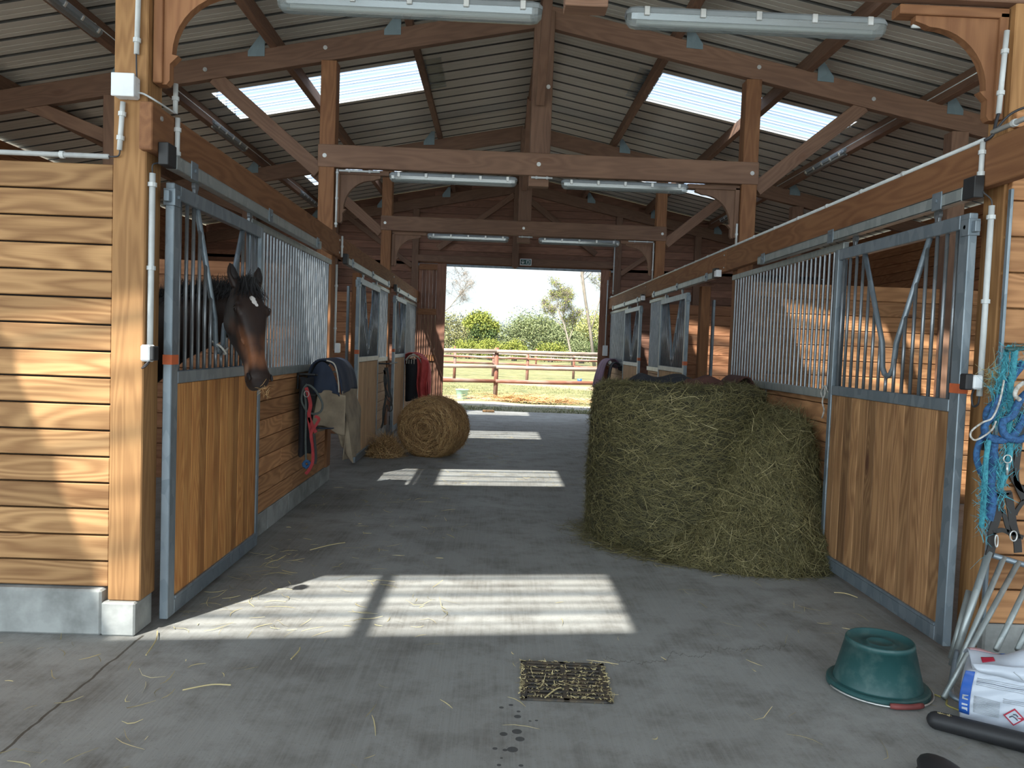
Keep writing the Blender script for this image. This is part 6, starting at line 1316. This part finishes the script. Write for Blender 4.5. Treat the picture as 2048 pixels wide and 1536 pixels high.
for i, (x, y, rx, h, m_, lb) in enumerate(hz): bush(x, y, rx, h, m_, lb, 50+i, 9500 if rx > 2.5 else 3600, .12 if rx > 2.5 else .09)
t = thing('oak_tree', (-1.9, 90, 0), 'small round oak with a yellow green top and dark ivy below', 'tree')
r_ = np.random.default_rng(5); C = [(-1.9+1.7*math.sin(b_)*math.cos(a), 90+1.5*math.sin(b_)*math.sin(a), 3.6+1.25*math.cos(b_)) for a, b_ in zip(r_.uniform(0, 6.28, 40), r_.uniform(0, 1.9, 40))]
leaves('crown', C, 5200, .3, .12, 'leaf_lime', t, 5); C = [(-1.5+1.3*math.sin(b_)*math.cos(a), 89.0+1.0*math.sin(b_)*math.sin(a), 2.3+1.2*math.cos(b_)) for a, b_ in zip(r_.uniform(0, 6.28, 30), r_.uniform(0, 3, 30))]
leaves('ivy', C, 3600, .28, .12, 'leaf_dark', t, 6); mb = MB(); mb.tube([(-1.9, 90, 0), (-1.85, 90, 2), (-1.9, 90, 3.6)], [.25, .2, .1], 8); mb.build('trunk', 'bark', t, smooth=True)
M['twig'] = strandmat('grey twigs', [(0, (0.12, 0.10, 0.085)), (1, (0.24, 0.21, 0.18))], 0.9)
def tree(x, y, h, label, seed, lean=0.0, leafn=0, mat='leaf_young', trunk_r=.16, spread=1.0, first=0.25, depth=4, name='bare_tree', leafs=.09, low=None):
    t = thing(name, (x, y, 0), label, 'tree'); rd = random.Random(seed); mb = MB(); mt_ = MB(); tips = []
    def br(p, d_, ln, r_, lv, target):
        n_ = 4; pts = [p]; q_ = p
        for i in range(n_):
            d_ = (d_+Vector((rd.gauss(0, .13), rd.gauss(0, .13), rd.gauss(0.03, .08)))).normalized(); q_ = q_+d_*(ln/n_); pts.append(q_)
        target.tube(pts, [r_*(1-.5*i/n_) for i in range(n_+1)], 6 if lv > 2 else 4)
        if lv == 0: tips.extend(pts[1:]); return
        if lv <= 2: tips.extend(pts[2:])
        for i in range(4 if lv > 1 else 5):
            f_ = 0.3+0.7*(i+1)/5 if lv < depth else first+(1-first)*(i+.5)/4; k_ = f_*n_; i0 = min(int(k_), n_-1); s_ = pts[i0].lerp(pts[i0+1], k_-i0)
            a = rd.uniform(0, 2*PI); up = 0.55 if lv == depth else .3; nd = Vector((math.cos(a)*spread, math.sin(a)*spread, up)); nd = (nd.normalized()*.75+d_*.55).normalized(); br(s_, nd, ln*rd.uniform(.42, .60), max(r_*.42, .012), lv-1, mb)
    k_ = 3 if lean == 0 else 1
    br(Vector((x, y, 0)), Vector((lean, 0, 1)).normalized(), h*.85, trunk_r, depth, mt_)
    mt_.build('trunk', 'bark', t, smooth=True); mb.build('branches', 'bark', t, smooth=True)
    r2 = np.random.default_rng(seed+100); k2 = r2.integers(0, len(tips), 3000); TP = np.array([tuple(p) for p in tips])[k2]+r2.normal(size=(3000, 3))*.12
    o = strands('twigs', 'twig', TP, r2.normal(size=(3000, 3)), r2.normal(size=(3000, 3))+[0, 0, .3], t, .3, .9, .016, .2, .5, r=r2); del o['kind']
    if leafn:
        T_ = [p for p in tips if low is None or p.z < low or rd.random() < .35]; leaves('foliage', [tuple(p) for p in T_], leafn, .16, leafs, mat, t, seed)
    return t
tree(9.1, 72, 14.5, 'tall thin tree with sparse young leaves right of the view through the doorway', 11, -.01, 4200, 'leaf_young', .17, .8, .15, 4, 'slender_tree', .07)
tree(6.9, 70, 6.4, 'smaller tree with yellow green leaves left of the tall thin tree', 12, .0, 3600, 'leaf_lime', .11, .9, .30, 4, 'slender_tree', .075)
tree(12.4, 76, 13, 'second thin trunk close to the right door leaf', 17, .0, 2500, 'leaf_young', .13, .6, .2, 4, 'slender_tree', .075)
tree(-5.3, 62, 10.0, 'bare branched tree leaning in from the left of the doorway view', 14, .0, 0, trunk_r=.13, spread=1.25, first=.28, depth=4)
tree(-9.6, 66, 12.5, 'bare tree hidden behind the left door leaf', 19, .05, 0, trunk_r=.2, spread=1.1, first=.25, depth=4)
